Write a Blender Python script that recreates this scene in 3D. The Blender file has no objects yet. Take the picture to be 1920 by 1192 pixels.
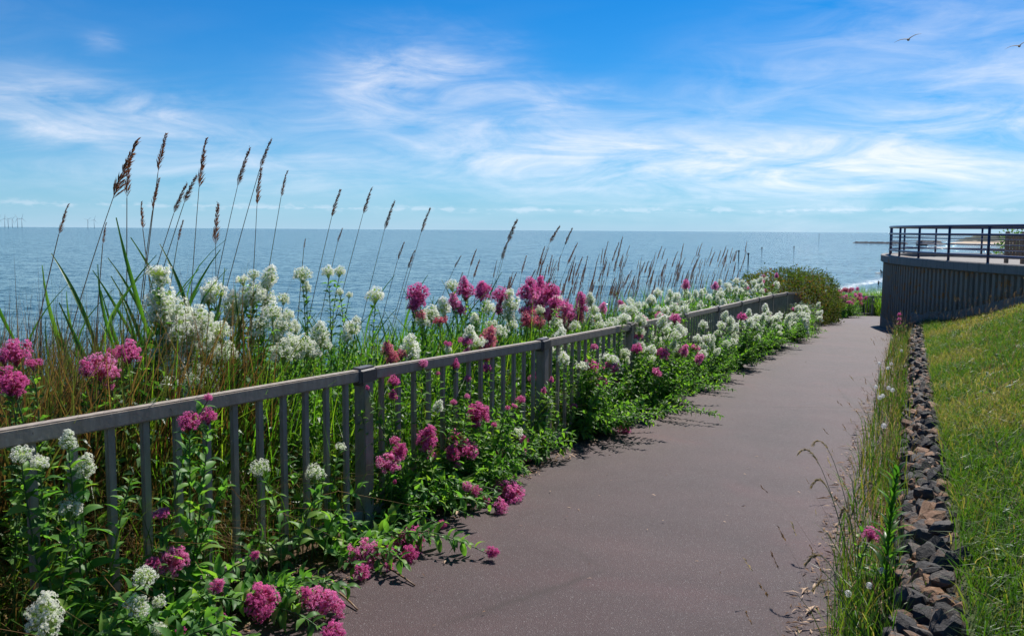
import bpy, bmesh, math
import numpy as np
from mathutils import Matrix, Vector

scn = bpy.context.scene
COL = scn.collection
rad = math.radians

# ------------------------------------------------------------------ camera
CZ = 1.47
cam = bpy.data.cameras.new('camera'); cam_o = bpy.data.objects.new('camera', cam); COL.objects.link(cam_o)
cam.sensor_width = 36.0; cam.lens = 28.0
cam.shift_y = -36.5 / 1920
cam.clip_start = 0.05; cam.clip_end = 90000
P, R = rad(4.9), rad(.38)
fw = Vector((0, math.cos(P), -math.sin(P))); u0 = Vector((0, math.sin(P), math.cos(P))); r0 = Vector((1, 0, 0))
rt = r0 * math.cos(R) + u0 * math.sin(R); up = u0 * math.cos(R) - r0 * math.sin(R)
M = Matrix((rt, up, -fw)).transposed().to_4x4(); M.translation = (0, 0, CZ)
cam_o.matrix_world = M
scn.camera = cam_o

# ------------------------------------------------------------------ light, exposure
SUN_AZ, SUN_EL = rad(31), rad(50)          # clockwise from +Y
sun = bpy.data.lights.new('sun', 'SUN'); sun_o = bpy.data.objects.new('sun', sun); COL.objects.link(sun_o)
sun.energy = 5.0; sun.angle = rad(.53); sun.color = (1, .955, .88)
sd = Vector((math.sin(SUN_AZ) * math.cos(SUN_EL), math.cos(SUN_AZ) * math.cos(SUN_EL), math.sin(SUN_EL)))
sun_o.rotation_euler = sd.to_track_quat('Z', 'Y').to_euler()
sun_o.location = (30, 40, 60)
scn.view_settings.view_transform = 'Standard'
try: scn.view_settings.look = 'None'
except Exception: pass
scn.view_settings.exposure = 0.55; scn.view_settings.gamma = 1.0
scn.view_settings.use_curve_mapping = False
scn.cycles.max_bounces = 9; scn.cycles.diffuse_bounces = 6; scn.cycles.glossy_bounces = 3
scn.cycles.transmission_bounces = 6; scn.cycles.transparent_max_bounces = 8
scn.cycles.caustics_reflective = False; scn.cycles.caustics_refractive = False

# ------------------------------------------------------------------ node helpers
class NT:
    def __init__(s, tree): s.t = tree; s.n = tree.nodes; s.l = tree.links
    def node(s, typ, **kw):
        nd = s.n.new(typ)
        ins = kw.pop('ins', {})
        for k, v in kw.items(): setattr(nd, k, v)
        for k, v in ins.items(): s.put(nd.inputs[k], v)
        return nd
    def put(s, sock, v):
        if isinstance(v, bpy.types.NodeSocket): s.l.new(v, sock)
        else: sock.default_value = v
    def math(s, op, a, b=None, c=None, clamp=False):
        nd = s.n.new('ShaderNodeMath'); nd.operation = op; nd.use_clamp = clamp
        for i, v in enumerate((a, b, c)):
            if v is not None: s.put(nd.inputs[i], v)
        return nd.outputs[0]
    def noise(s, vec, scale, detail=4, rough=.55, dist=0., out='Fac'):
        nd = s.n.new('ShaderNodeTexNoise'); s.put(nd.inputs['Scale'], scale); nd.inputs['Detail'].default_value = detail
        nd.inputs['Roughness'].default_value = rough; nd.inputs['Distortion'].default_value = dist
        if vec is not None: s.l.new(vec, nd.inputs['Vector'])
        return nd.outputs[out]
    def ramp(s, fac, stops, interp='LINEAR'):
        nd = s.n.new('ShaderNodeValToRGB'); cr = nd.color_ramp; cr.interpolation = interp
        while len(cr.elements) < len(stops): cr.elements.new(.5)
        for e, (p, c) in zip(cr.elements, stops):
            e.position = p; e.color = (c, c, c, 1) if isinstance(c, (int, float)) else (*c, 1)
        s.put(nd.inputs[0], fac); return nd.outputs[0]
    def mix(s, fac, a, b, blend='MIX'):
        nd = s.n.new('ShaderNodeMix'); nd.data_type = 'RGBA'; nd.blend_type = blend
        s.put(nd.inputs[0], fac)
        for k, v in ((6, a), (7, b)):
            s.put(nd.inputs[k], (*v, 1) if isinstance(v, tuple) and len(v) == 3 else v)
        return nd.outputs[2]
    def mapping(s, vec, scale=(1, 1, 1), rot=(0, 0, 0), loc=(0, 0, 0)):
        nd = s.n.new('ShaderNodeMapping'); s.l.new(vec, nd.inputs[0])
        nd.inputs[1].default_value = loc; nd.inputs[2].default_value = rot; nd.inputs[3].default_value = scale
        return nd.outputs[0]
    def sep(s, vec):
        nd = s.n.new('ShaderNodeSeparateXYZ'); s.l.new(vec, nd.inputs[0]); return nd.outputs
    def comb(s, x, y, z=0.):
        nd = s.n.new('ShaderNodeCombineXYZ')
        for i, v in enumerate((x, y, z)): s.put(nd.inputs[i], v)
        return nd.outputs[0]

# ------------------------------------------------------------------ world: physical sky with cirrus
w = bpy.data.worlds.new('World'); scn.world = w; w.use_nodes = True
T = NT(w.node_tree); T.n.clear()
sky = T.node('ShaderNodeTexSky', sky_type='NISHITA', sun_disc=False)
sky.sun_elevation = SUN_EL; sky.sun_rotation = SUN_AZ
sky.altitude = 0; sky.air_density = 1.0; sky.dust_density = .12; sky.ozone_density = 3.0
hs0 = T.node('ShaderNodeHueSaturation', ins={'Saturation': 1.12, 'Value': .95, 'Color': sky.outputs[0]})
hs = T.node('ShaderNodeMix', data_type='RGBA', blend_type='MULTIPLY'); hs.inputs[0].default_value = 1.; T.l.new(hs0.outputs[0], hs.inputs[6]); hs.inputs[7].default_value = (.005, .365, .62, 1)
tc = T.node('ShaderNodeTexCoord').outputs['Generated']
X, Y, Z = T.sep(tc)
az = T.math('ARCTAN2', X, Y)
el = T.math('ARCSINE', Z)
elp = T.math('MAXIMUM', Z, .0)
# drifting cirrus sheet seen in perspective
den = T.math('ADD', elp, .16)
pv = T.comb(T.math('DIVIDE', X, den), T.math('DIVIDE', Y, den), 0.)
pv2 = T.mapping(pv, scale=(.55, 1.25, 1), rot=(0, 0, rad(16)))
n1 = T.noise(pv2, 1.35, 9, .62, 1.1)
n2 = T.noise(pv2, .45, 4, .5, .4)
av = T.comb(az, T.math('MULTIPLY', el, 3.6), 0.)
n3 = T.noise(T.mapping(av, rot=(0, 0, rad(7))), 7.0, 10, .62, .9)
warp = T.math('MULTIPLY', T.math('SUBTRACT', T.noise(av, 5.0, 5, .6, .6), .5), .13)
def bank(azc, elc, saz, sel, rot):
    c, s_ = math.cos(rad(rot)), math.sin(rad(rot))
    dx = T.math('SUBTRACT', az, rad(azc)); dy = T.math('ADD', T.math('SUBTRACT', el, rad(elc)), T.math('MULTIPLY', warp, .55))
    dx = T.math('ADD', dx, warp)
    a = T.math('DIVIDE', T.math('ADD', T.math('MULTIPLY', dx, c), T.math('MULTIPLY', dy, s_)), rad(saz))
    b = T.math('DIVIDE', T.math('SUBTRACT', T.math('MULTIPLY', dy, c), T.math('MULTIPLY', dx, s_)), rad(sel))
    return T.math('EXPONENT', T.math('MULTIPLY', T.math('ADD', T.math('MULTIPLY', a, a), T.math('MULTIPLY', b, b)), -1.))
banks = None
for azc, elc, saz, sel, rot, k in [(-7.6, 10.6, 5.5, 2.3, 4, 1.0), (6, 5.4, 20, 2.2, -5, .82), (-27, 6.9, 8.5, 1.7, -6, .95), (29, 6.6, 10, 3.4, 5, .9),
                                   (2, 9.2, 5, 1.2, -12, .6), (14, 3.4, 24, 2.2, 0, .5), (-22, 3.6, 14, 1.1, 3, .4), (-27, 11.3, .9, .6, 0, .35), (22, 12., 14, 3.5, 18, .32), (52, 9, 16, 5, -6, .9), (-60, 10, 20, 4, 8, .7), (95, 12, 25, 5, 4, .8), (-115, 9, 24, 4, -5, .8), (150, 11, 26, 5, 6, .8)]:
    g = T.math('MULTIPLY', bank(azc, elc, saz, sel, rot), k)
    banks = g if banks is None else T.math('ADD', banks, g)
tex = T.ramp(n3, [(.33, .0), (.50, .40), (.70, 1.)])
tex2 = T.ramp(n1, [(.36, 0.), (.52, .5), (.74, 1.)])
ci = T.math('MULTIPLY', banks, T.math('ADD', T.math('MULTIPLY', tex, .85), T.math('MULTIPLY', tex2, .42)))
veil = T.math('MULTIPLY', T.ramp(n2, [(.50, 0.), (.78, 1.)]), T.math('MULTIPLY', tex2, .22))
# low bank of small fair-weather puffs just above the horizon, and the pale air at the skyline
cu_n = T.noise(T.comb(T.math('MULTIPLY', az, 1.), T.math('MULTIPLY', el, 2.6), 3.), 34., 5, .6, .2)
cu_b = T.math('SUBTRACT', 1., T.math('ABSOLUTE', T.math('DIVIDE', T.math('SUBTRACT', el, rad(1.45)), rad(.42))), clamp=True)
cu = T.math('MULTIPLY', T.ramp(T.math('ADD', cu_n, T.math('MULTIPLY', cu_b, .16)), [(.60, 0.), (.72, 1.)]), T.math('MULTIPLY', cu_b, .28))
low = T.math('MULTIPLY', T.math('EXPONENT', T.math('MULTIPLY', elp, -11.)), .10)
cov = T.math('ADD', T.math('ADD', ci, veil), T.math('ADD', cu, low), clamp=True)
cov = T.math('MULTIPLY', cov, .93)
# clouds brighten towards the sun the way the sky does
skyv = T.node('ShaderNodeRGBToBW', ins={0: sky.outputs[0]}).outputs[0]
cl = T.math('ADD', T.math('MULTIPLY', skyv, .2), 4.2)
ccol = T.node('ShaderNodeMix', data_type='RGBA', blend_type='MULTIPLY'); ccol.inputs[0].default_value = 1
ccol.inputs[6].default_value = (.89, .945, 1.07, 1)
T.l.new(T.comb(cl, cl, cl), ccol.inputs[7])
air = T.math('MULTIPLY', T.math('EXPONENT', T.math('MULTIPLY', elp, -12.)), .88)
skyc = T.mix(cov, T.mix(air, hs.outputs[2], (2.3, 3.45, 4.5)), ccol.outputs[2])
bg = T.node('ShaderNodeBackground', ins={'Color': skyc, 'Strength': .125})
T.l.new(bg.outputs[0], T.node('ShaderNodeOutputWorld').inputs[0])

# ------------------------------------------------------------------ geometry helpers
rng = np.random.default_rng(11)
WM = {}
def place(o, mat=None, parent=None):
    mat = Matrix.Identity(4) if mat is None else mat
    WM[o.name] = mat
    if parent is not None:
        o.parent = parent
        o.matrix_basis = WM[parent.name].inverted() @ mat
    else: o.matrix_basis = mat
    return o
def tag(o, label=None, cat=None, group=None, kind=None):
    if label: o['label'] = label
    if cat: o['category'] = cat
    if group: o['group'] = group
    if kind: o['kind'] = kind
    return o
def link(name, data, mat=None, parent=None):
    o = bpy.data.objects.new(name, data); COL.objects.link(o); return place(o, mat, parent)
def root(name, loc, label, cat, group=None, M=None):
    o = bpy.data.objects.new(name, None); o.empty_display_size = .05; COL.objects.link(o)
    place(o, M if M is not None else Matrix.Translation(loc)); return tag(o, label, cat, group)
def trimesh(name, V, F, mats, tint=None, smooth=False, fmat=None):
    V = np.ascontiguousarray(V, dtype=np.float32).reshape(-1, 3); F = np.ascontiguousarray(F, dtype=np.int32)
    k = F.shape[1]
    me = bpy.data.meshes.new(name)
    me.vertices.add(len(V)); me.vertices.foreach_set('co', V.ravel())
    me.loops.add(F.size); me.loops.foreach_set('vertex_index', F.ravel())
    me.polygons.add(len(F)); me.polygons.foreach_set('loop_start', np.arange(len(F), dtype=np.int32) * k)
    if fmat is not None: me.polygons.foreach_set('material_index', np.asarray(fmat, dtype=np.int32))
    me.polygons.foreach_set('use_smooth', np.full(len(F), smooth))
    for m in (mats if isinstance(mats, (list, tuple)) else [mats]): me.materials.append(m)
    me.update(calc_edges=True)
    if tint is not None:
        a = me.attributes.new('tint', 'FLOAT', 'POINT'); a.data.foreach_set('value', np.asarray(tint, dtype=np.float32))
    return me
def join(parts):
    """list of (V,F) -> one (V,F)"""
    Vs, Fs, n = [], [], 0
    for V, F in parts:
        V = np.asarray(V, float).reshape(-1, 3); Vs.append(V); Fs.append(np.asarray(F) + n); n += len(V)
    return np.concatenate(Vs), np.concatenate(Fs)
def tube(pts, rads, sides=6, cap=True):
    pts = np.asarray(pts, float); n = len(pts); rads = np.broadcast_to(np.asarray(rads, float), (n,))
    t = np.gradient(pts, axis=0); t /= np.linalg.norm(t, axis=1)[:, None] + 1e-9
    ref = np.where(np.abs(t[:, 2:3]) > .9, np.array([[1., 0, 0]]), np.array([[0, 0, 1.]]))
    a = np.cross(ref, t); a /= np.linalg.norm(a, axis=1)[:, None] + 1e-9
    b = np.cross(t, a)
    ang = np.arange(sides) * 2 * np.pi / sides
    V = (pts[:, None] + rads[:, None, None] * (np.cos(ang)[None, :, None] * a[:, None] + np.sin(ang)[None, :, None] * b[:, None])).reshape(-1, 3)
    i = np.arange(n - 1)[:, None] * sides; j = np.arange(sides)[None]; j2 = (j + 1) % sides
    q = np.stack([i + j, i + j2, i + sides + j2, i + sides + j], -1).reshape(-1, 4)
    F = np.concatenate([q[:, [0, 1, 2]], q[:, [0, 2, 3]]])
    if cap:
        V = np.concatenate([V, pts[[0, -1]]]); c0, c1 = n * sides, n * sides + 1
        jj = np.arange(sides); k2 = (jj + 1) % sides; o = (n - 1) * sides
        F = np.concatenate([F, np.stack([np.full(sides, c0), k2, jj], 1), np.stack([np.full(sides, c1), o + jj, o + k2], 1)])
    return V, F
def boxmesh(name, lo, hi, mat, bevel=0.004, seg=1):
    bm = bmesh.new(); bmesh.ops.create_cube(bm, size=1)
    lo, hi = Vector(lo), Vector(hi)
    for v in bm.verts: v.co = Vector([(lo[i] + hi[i]) / 2 + v.co[i] * (hi[i] - lo[i]) for i in range(3)])
    if bevel: bmesh.ops.bevel(bm, geom=bm.edges[:], offset=bevel, segments=seg, affect='EDGES')
    me = bpy.data.meshes.new(name); bm.to_mesh(me); bm.free(); me.materials.append(mat); return me
def bez(p0, p1, p2, n):
    t = np.linspace(0, 1, n)[:, None]
    return (1 - t) ** 2 * np.asarray(p0) + 2 * t * (1 - t) * np.asarray(p1) + t ** 2 * np.asarray(p2)
def frame(x, z, loc=(0, 0, 0), s=1.):
    x = Vector(x).normalized(); z = Vector(z); y = z.cross(x)
    if y.length < 1e-5: y = Vector((1, .3, .1)).cross(x)
    y.normalize(); z = x.cross(y)
    m = Matrix((x * s, y * s, z * s)).transposed().to_4x4(); m.translation = loc; return m
def blades(base, h, wd, az, lean, tint, segs=2, droop=0.):
    """tapered grass blades: base (N,3); lean = sideways travel / height; droop bends the tip down"""
    base = np.asarray(base, float); N = len(base)
    h, wd, az, lean, tint, droop = [np.broadcast_to(np.asarray(v, float), (N,)) for v in (h, wd, az, lean, tint, droop)]
    d = np.stack([np.sin(az), np.cos(az), np.zeros(N)], 1)
    fa = az + np.pi / 2 + rng.uniform(-.9, .9, N); s = np.stack([np.sin(fa), np.cos(fa), np.zeros(N)], 1)
    Vs = []
    for k in range(segs + 1):
        t = k / segs
        c = base + d * (lean * h * t ** 1.7)[:, None]; c[:, 2] += h * t * (1 - .25 * lean * t) - droop * h * t ** 3
        if k < segs:
            ww = (wd * (1 - .75 * t ** 1.6) * .5)[:, None]
            Vs += [c - s * ww, c + s * ww]
        else: Vs.append(c)
    V = np.stack(Vs, 1); m = 2 * segs + 1; F = []
    for k in range(segs - 1): F += [[2 * k, 2 * k + 1, 2 * k + 3], [2 * k, 2 * k + 3, 2 * k + 2]]
    F.append([2 * segs - 2, 2 * segs - 1, 2 * segs])
    F = (np.arange(N)[:, None, None] * m + np.array(F)[None]).reshape(-1, 3)
    return V.reshape(-1, 3), F, np.repeat(tint, m)
def leafcards(c, d, L, W, tint, fold=.35, arch=.25):
    """pointed leaves folded along the midrib: c (N,3) stalk end, d (N,3) direction"""
    c = np.asarray(c, float); d = np.asarray(d, float); N = len(c)
    d = d / (np.linalg.norm(d, axis=1)[:, None] + 1e-9)
    L, W, tint = [np.broadcast_to(np.asarray(v, float), (N,)) for v in (L, W, tint)]
    upv = np.array([[0, 0, 1.]]) + rng.normal(0, .35, (N, 3))
    s = np.cross(d, upv); s /= np.linalg.norm(s, axis=1)[:, None] + 1e-9
    n = np.cross(s, d)
    L_, W_ = L[:, None], W[:, None]
    m = c + d * L_ * .42 + n * L_ * arch * .45
    tip = c + d * L_ + n * L_ * (arch * .1 - .12)
    l = m - s * W_ * .5 + n * W_ * fold * .5; r = m + s * W_ * .5 + n * W_ * fold * .5
    V = np.stack([c, l, m, r, tip], 1).reshape(-1, 3)
    F = (np.arange(N)[:, None, None] * 5 + np.array([[0, 2, 1], [0, 3, 2], [1, 2, 4], [2, 3, 4]])[None]).reshape(-1, 3)
    return V, F, np.repeat(tint, 5)
# path frame: lateral (right of the stone edging is positive) and distance along the path
cA, sA = .8926, .4509
def xy(lat, al): return cA * np.asarray(lat) + sA * np.asarray(al), -sA * np.asarray(lat) + cA * np.asarray(al)
def la(x, y): return cA * np.asarray(x) - sA * np.asarray(y), sA * np.asarray(x) + cA * np.asarray(y)
def gz(y): y = np.asarray(y, float); return np.where(y < 20, -.047 * y, -.94 - .085 * (y - 20))
def sstep(a, b, x): t = np.clip((np.asarray(x, float) - a) / (b - a), 0, 1); return t * t * (3 - 2 * t)
SEA = -8.5
def hnoise(x, y):
    return .5 * (np.sin(1.3 * x + .7 * y + 1) * np.sin(.9 * y - .5 * x) + np.sin(2.9 * x - 1.7 * y) * .5 * np.sin(2.1 * y + 2))
def ground_z(lat, al):
    lat = np.asarray(lat, float); al = np.asarray(al, float)
    x, y = xy(lat, al)
    z = gz(np.minimum(y, 42.))
    far = np.maximum(0, al - 41.5); z = z - .30 * far
    d = np.maximum(0, -2.95 - lat); z = z - (.10 * d + .02 * d * d)
    lw = np.maximum(0, lat - .30)
    rise = np.where(lw < 7, .40 * lw, 2.8 + .12 * (lw - 7)) * (1 - sstep(15.5, 23.5, al)) + .27 * sstep(.10, .22, lat) * (1 - sstep(20.3, 22, al))
    z = z + np.minimum(rise, 4.) + .018 * hnoise(x * 2.2, y * 2.2) * sstep(.4, 1.2, lat)
    back = np.maximum(0, al - 23) * sstep(-.1, 2.5, lat); z = z - .34 * back
    sd_ = ((lat + 22) * 115 - (al - 30) * 20) / 116.7       # metres inland of the shoreline
    beach = SEA + np.clip(.045 * sd_, -3., 1.1)
    return np.maximum(z, beach)
def gnd(lat, al):
    x, y = xy(lat, al); return np.stack(np.broadcast_arrays(x, y, ground_z(lat, al)), -1)

# ------------------------------------------------------------------ materials
def new_mat(name):
    m = bpy.data.materials.new(name); m.use_nodes = True; t = NT(m.node_tree); t.n.clear()
    t.out = t.node('ShaderNodeOutputMaterial'); return m, t
def pbsdf(t, col, rough=.6, spec=.5, bump=None, bstr=.3, bdist=.01, metal=0., normal=None):
    b = t.node('ShaderNodeBsdfPrincipled'); t.put(b.inputs['Base Color'], (*col, 1) if isinstance(col, tuple) and len(col) == 3 else col)
    t.put(b.inputs['Roughness'], rough); t.put(b.inputs['Specular IOR Level'], spec); b.inputs['Metallic'].default_value = metal
    if bump is not None:
        bn = t.node('ShaderNodeBump', ins={'Strength': bstr, 'Distance': bdist, 'Height': bump}); t.l.new(bn.outputs[0], b.inputs['Normal'])
    return b
def obj_co(t): return t.node('ShaderNodeTexCoord').outputs['Object']
def world_co(t): return t.node('ShaderNodeNewGeometry').outputs['Position']
def leaf_mat(name, stops, trans=.35, src='attr', rough=.5, spec=.35, tcol=None):
    """thin leaf: reflects and lets light through; hue varies from piece to piece"""
    m, t = new_mat(name)
    if src == 'attr': fac = t.node('ShaderNodeAttribute', attribute_name='tint').outputs['Fac']
    else: fac = t.node('ShaderNodeObjectInfo').outputs['Random']
    col = t.ramp(fac, stops)
    n = t.noise(world_co(t), 60, 3); col = t.mix(.22, col, t.mix(n, (.01, .02, .01), (.22, .26, .08)), 'SOFT_LIGHT')
    b = pbsdf(t, col, rough, spec)
    tr = t.node('ShaderNodeBsdfTranslucent'); t.l.new(t.mix(1., col, tcol or (1.5, 1.7, .6), 'MULTIPLY'), tr.inputs[0])
    mx = t.node('ShaderNodeMixShader', ins={0: trans}); t.l.new(b.outputs[0], mx.inputs[1]); t.l.new(tr.outputs[0], mx.inputs[2])
    t.l.new(mx.outputs[0], t.out.inputs[0]); return m
MT = {}
MT['leaf'] = leaf_mat('valerian_leaf', [(0, (.06, .15, .035)), (.4, (.12, .26, .055)), (.75, (.18, .34, .06)), (1, (.25, .37, .06))], .5, 'attr', .5, .3)
MT['leaf_obj'] = leaf_mat('valerian_leaf_single', [(0, (.065, .165, .045)), (.45, (.115, .265, .065)), (.85, (.18, .34, .075)), (1, (.26, .36, .07))], .5, 'obj', .48, .32)
MT['stem'] = leaf_mat('valerian_stem', [(0, (.07, .14, .06)), (1, (.13, .20, .08))], .1, 'obj')
MT['dead_stem'] = leaf_mat('dead_stem', [(0, (.16, .08, .04)), (1, (.28, .17, .09))], .05, 'obj')
MT['reed_stem'] = leaf_mat('reed_stem', [(0, (.26, .16, .09)), (.6, (.36, .25, .14)), (1, (.30, .27, .12))], .1, 'obj', .5)
MT['plume'] = leaf_mat('reed_plume', [(0, (.30, .16, .085)), (.5, (.46, .27, .155)), (1, (.56, .41, .28))], .65, 'attr', .7, .2, (1.2, 1.1, .95))
MT['blade'] = leaf_mat('reed_blade', [(0, (.07, .18, .025)), (.6, (.13, .28, .03)), (1, (.26, .34, .05))], .5, 'attr', .4, .45)
MT['blade_obj'] = leaf_mat('reed_blade_single', [(0, (.05, .14, .025)), (.6, (.085, .21, .03)), (1, (.15, .27, .045))], .5, 'obj', .4, .45)
MT['lawn'] = leaf_mat('lawn_grass', [(0, (.035, .085, .012)), (.35, (.06, .14, .018)), (.55, (.105, .175, .025)), (.72, (.19, .19, .055)), (.86, (.23, .155, .075)), (1, (.34, .27, .16))], .42, 'attr', .45, .4)
MT['dry'] = leaf_mat('dry_grass', [(0, (.09, .045, .022)), (.4, (.21, .12, .05)), (.75, (.31, .2, .085)), (1, (.13, .17, .04))], .3, 'attr', .6, .25, (1.4, 1.3, .8))
MT['litter'] = leaf_mat('straw_litter', [(0, (.11, .06, .04)), (.5, (.28, .17, .11)), (1, (.52, .38, .28))], .1, 'attr', .8, .15, (1, 1, 1))
MT['seed'] = leaf_mat('seed_heads', [(0, (.13, .075, .055)), (.5, (.26, .17, .10)), (1, (.42, .36, .22))], .35, 'attr', .7, .2, (1.3, 1.2, .9))
MT['hedge'] = leaf_mat('bramble_leaf', [(0, (.030, .062, .012)), (.45, (.07, .11, .016)), (.70, (.13, .14, .02)), (.86, (.17, .075, .03)), (1, (.22, .09, .06))], .4, 'attr', .7, .12)
MT['silver'] = leaf_mat('silver_leaf', [(0, (.16, .21, .20)), (1, (.34, .39, .36))], .2, 'attr', .7, .2)
MT['shrub'] = leaf_mat('shrub_leaf', [(0, (.05, .12, .02)), (.6, (.10, .21, .035)), (1, (.19, .3, .06))], .4, 'attr', .5, .35)
MT['under'] = leaf_mat('undergrowth_leaf', [(0, (.03, .085, .028)), (.6, (.065, .16, .04)), (1, (.14, .24, .05))], .4, 'attr', .45, .4)
MT['bark'] = leaf_mat('bark', [(0, (.08, .055, .04)), (1, (.13, .09, .06))], 0., 'obj', .9, .1)
def petal_mat(name, a, b_, c, tr=.35):
    m, t = new_mat(name)
    nz = t.noise(obj_co(t), 9, 2)
    fac = t.math('ADD', t.math('MULTIPLY', nz, .75), t.math('MULTIPLY', t.node('ShaderNodeObjectInfo').outputs['Random'], .3))
    col = t.ramp(fac, [(.25, a), (.55, b_), (.85, c)])
    b = pbsdf(t, col, .55, .3)
    trn = t.node('ShaderNodeBsdfTranslucent', ins={0: col})
    mx = t.node('ShaderNodeMixShader', ins={0: tr}); t.l.new(b.outputs[0], mx.inputs[1]); t.l.new(trn.outputs[0], mx.inputs[2])
    t.l.new(mx.outputs[0], t.out.inputs[0]); return m
MT['pw'] = petal_mat('white_petals', (.76, .80, .66), (.90, .90, .82), (.93, .93, .89), .55)
MT['pp'] = petal_mat('pink_petals', (.66, .09, .33), (.82, .20, .50), (.92, .50, .70), .55)
MT['pr'] = petal_mat('faded_red_petals', (.58, .10, .17), (.72, .20, .28), (.8, .4, .43), .5)
MT['cw'] = leaf_mat('white_head_core', [(0, (.40, .48, .20)), (1, (.58, .62, .36))], .45, 'obj')
MT['cp'] = leaf_mat('pink_head_core', [(0, (.45, .07, .18)), (1, (.58, .14, .28))], .45, 'obj', tcol=(1.2, .8, 1))
MT['fluff'] = petal_mat('seed_fluff', (.6, .6, .6), (.75, .75, .74), (.85, .85, .84), .5)

# painted, weathered fence metal
m, t = new_mat('fence_paint'); MT['fence'] = m
co = obj_co(t); wc = world_co(t)
n = t.noise(t.mapping(wc, scale=(3, 3, .7)), 9, 6, .65); n2_ = t.noise(wc, 70, 4)
col = t.mix(t.ramp(n, [(.35, 0.), (.7, 1.)]), (.24, .20, .162), (.37, .32, .26))
col = t.mix(t.ramp(t.noise(wc, 33, 5, .7), [(.62, 0.), (.75, 1.)]), col, (.42, .38, .33))
col = t.mix(t.ramp(n2_, [(.66, 0.), (.74, .8)]), col, (.09, .06, .045))
t.l.new(pbsdf(t, col, t.math('ADD', .42, t.math('MULTIPLY', n, .25)), .4, n2_, .12, .004).outputs[0], t.out.inputs[0])
m, t = new_mat('fence_cap'); MT['cap'] = m
n = t.noise(world_co(t), 45, 4)
t.l.new(pbsdf(t, t.mix(n, (.07, .062, .06), (.125, .115, .11)), .45, .45, n, .15, .004).outputs[0], t.out.inputs[0])
# asphalt
m, t = new_mat('asphalt'); MT['asphalt'] = m
wc = world_co(t); X_, Y_, Z_ = t.sep(wc)
fine = t.noise(wc, 210, 2, .7); agg = t.node('ShaderNodeTexVoronoi', ins={'Scale': 260., 'Vector': wc})
big = t.ramp(t.noise(wc, .7, 6, .65, .5), [(.32, 0.), (.68, 1.)]); mid = t.noise(wc, 4.5, 5, .6)
col = t.mix(big, (.032, .0140, .0145), (.078, .0380, .0375))
col = t.mix(t.math('MULTIPLY', t.ramp(t.noise(wc, .8, 3, .5, .8), [(.52, 0.), (.72, 1.)]), .55), col, (.10, .032, .036))
col = t.mix(t.math('MULTIPLY', t.ramp(mid, [(.35, 0.), (.75, 1.)]), .3), col, (.072, .052, .052))
col = t.mix(t.ramp(fine, [(.35, .6), (.6, 0.)]), col, (.022, .017, .018))
col = t.mix(t.ramp(t.sep(agg.outputs['Color'])[0], [(.93, 0.), (1., .7)]), col, (.20, .18, .175))
crack = t.node('ShaderNodeTexVoronoi', feature='DISTANCE_TO_EDGE', ins={'Scale': .23})
t.l.new(t.mix(.12, wc, t.noise(wc, 3., 5, .7, 0., 'Color')), crack.inputs['Vector'])
ck = t.ramp(crack.outputs['Distance'], [(.0, 1.), (.006, 0.)])
col = t.mix(t.math('MULTIPLY', ck, t.math('MULTIPLY', t.ramp(t.noise(wc, .5, 2), [(.45, 0.), (.55, 1.)]), .85)), col, (.03, .016, .014))
hgt = t.math('ADD', t.math('MULTIPLY', fine, .6), t.math('MULTIPLY', agg.outputs['Distance'], .7))
t.l.new(pbsdf(t, col, .68, .38, hgt, .6, .006).outputs[0], t.out.inputs[0])
# soil and turf under the plants
m, t = new_mat('bank_soil'); MT['soil'] = m
wc = world_co(t); n = t.noise(wc, 3, 6, .65); nf = t.noise(wc, 45, 4, .7)
la_ = t.math('SUBTRACT', t.math('MULTIPLY', t.sep(wc)[0], cA), t.math('MULTIPLY', t.sep(wc)[1], sA))
col = t.mix(nf, (.045, .032, .02), (.13, .085, .05))
turf = t.mix(nf, (.03, .05, .01), (.075, .09, .025))
col = t.mix(t.ramp(t.math('ADD', la_, t.math('MULTIPLY', n, .2)), [(.24, 0.), (.34, 1.)]), col, turf)
bl = t.math('MULTIPLY', t.ramp(t.math('MULTIPLY', t.math('ADD', t.sep(wc)[2], 9.), .2), [(.55, 1.), (.7, 0.)]), 1.)
col = t.mix(bl, col, t.mix(nf, (.38, .29, .19), (.52, .41, .28)))
t.l.new(pbsdf(t, col, .9, .15, nf, .6, .02).outputs[0], t.out.inputs[0])
# stone edging
def stone_mat(name, stops):
    m, t = new_mat(name)
    oi = t.node('ShaderNodeObjectInfo').outputs['Random']; wc = world_co(t)
    n = t.noise(wc, 22, 6, .65); nf = t.noise(wc, 120, 4, .7)
    at = t.node('ShaderNodeAttribute', attribute_name='tint').outputs['Fac']
    fac = t.math('ADD', t.math('MULTIPLY', t.math('FRACT', t.math('ADD', oi, at)), .7), t.math('MULTIPLY', t.math('SUBTRACT', n, .35), .75))
    col = t.ramp(fac, stops)
    col = t.mix(t.ramp(nf, [(.55, 0.), (.75, .55)]), col, (.02, .018, .018))
    h = t.math('ADD', n, t.math('MULTIPLY', nf, .5))
    t.l.new(pbsdf(t, col, .75, .35, h, .9, .012).outputs[0], t.out.inputs[0]); return m
MT['stone'] = stone_mat('edging_stone', [(.05, (.020, .018, .018)), (.40, (.048, .042, .040)), (.56, (.09, .075, .064)), (.66, (.17, .085, .042)), (.88, (.24, .125, .062)), (1, (.28, .22, .16))])
m, t = new_mat('mortar'); MT['mortar'] = m
nf = t.noise(world_co(t), 60, 5, .7)
t.l.new(pbsdf(t, t.mix(nf, (.022, .019, .018), (.085, .07, .058)), .95, .1, nf, .8, .02).outputs[0], t.out.inputs[0])
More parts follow.
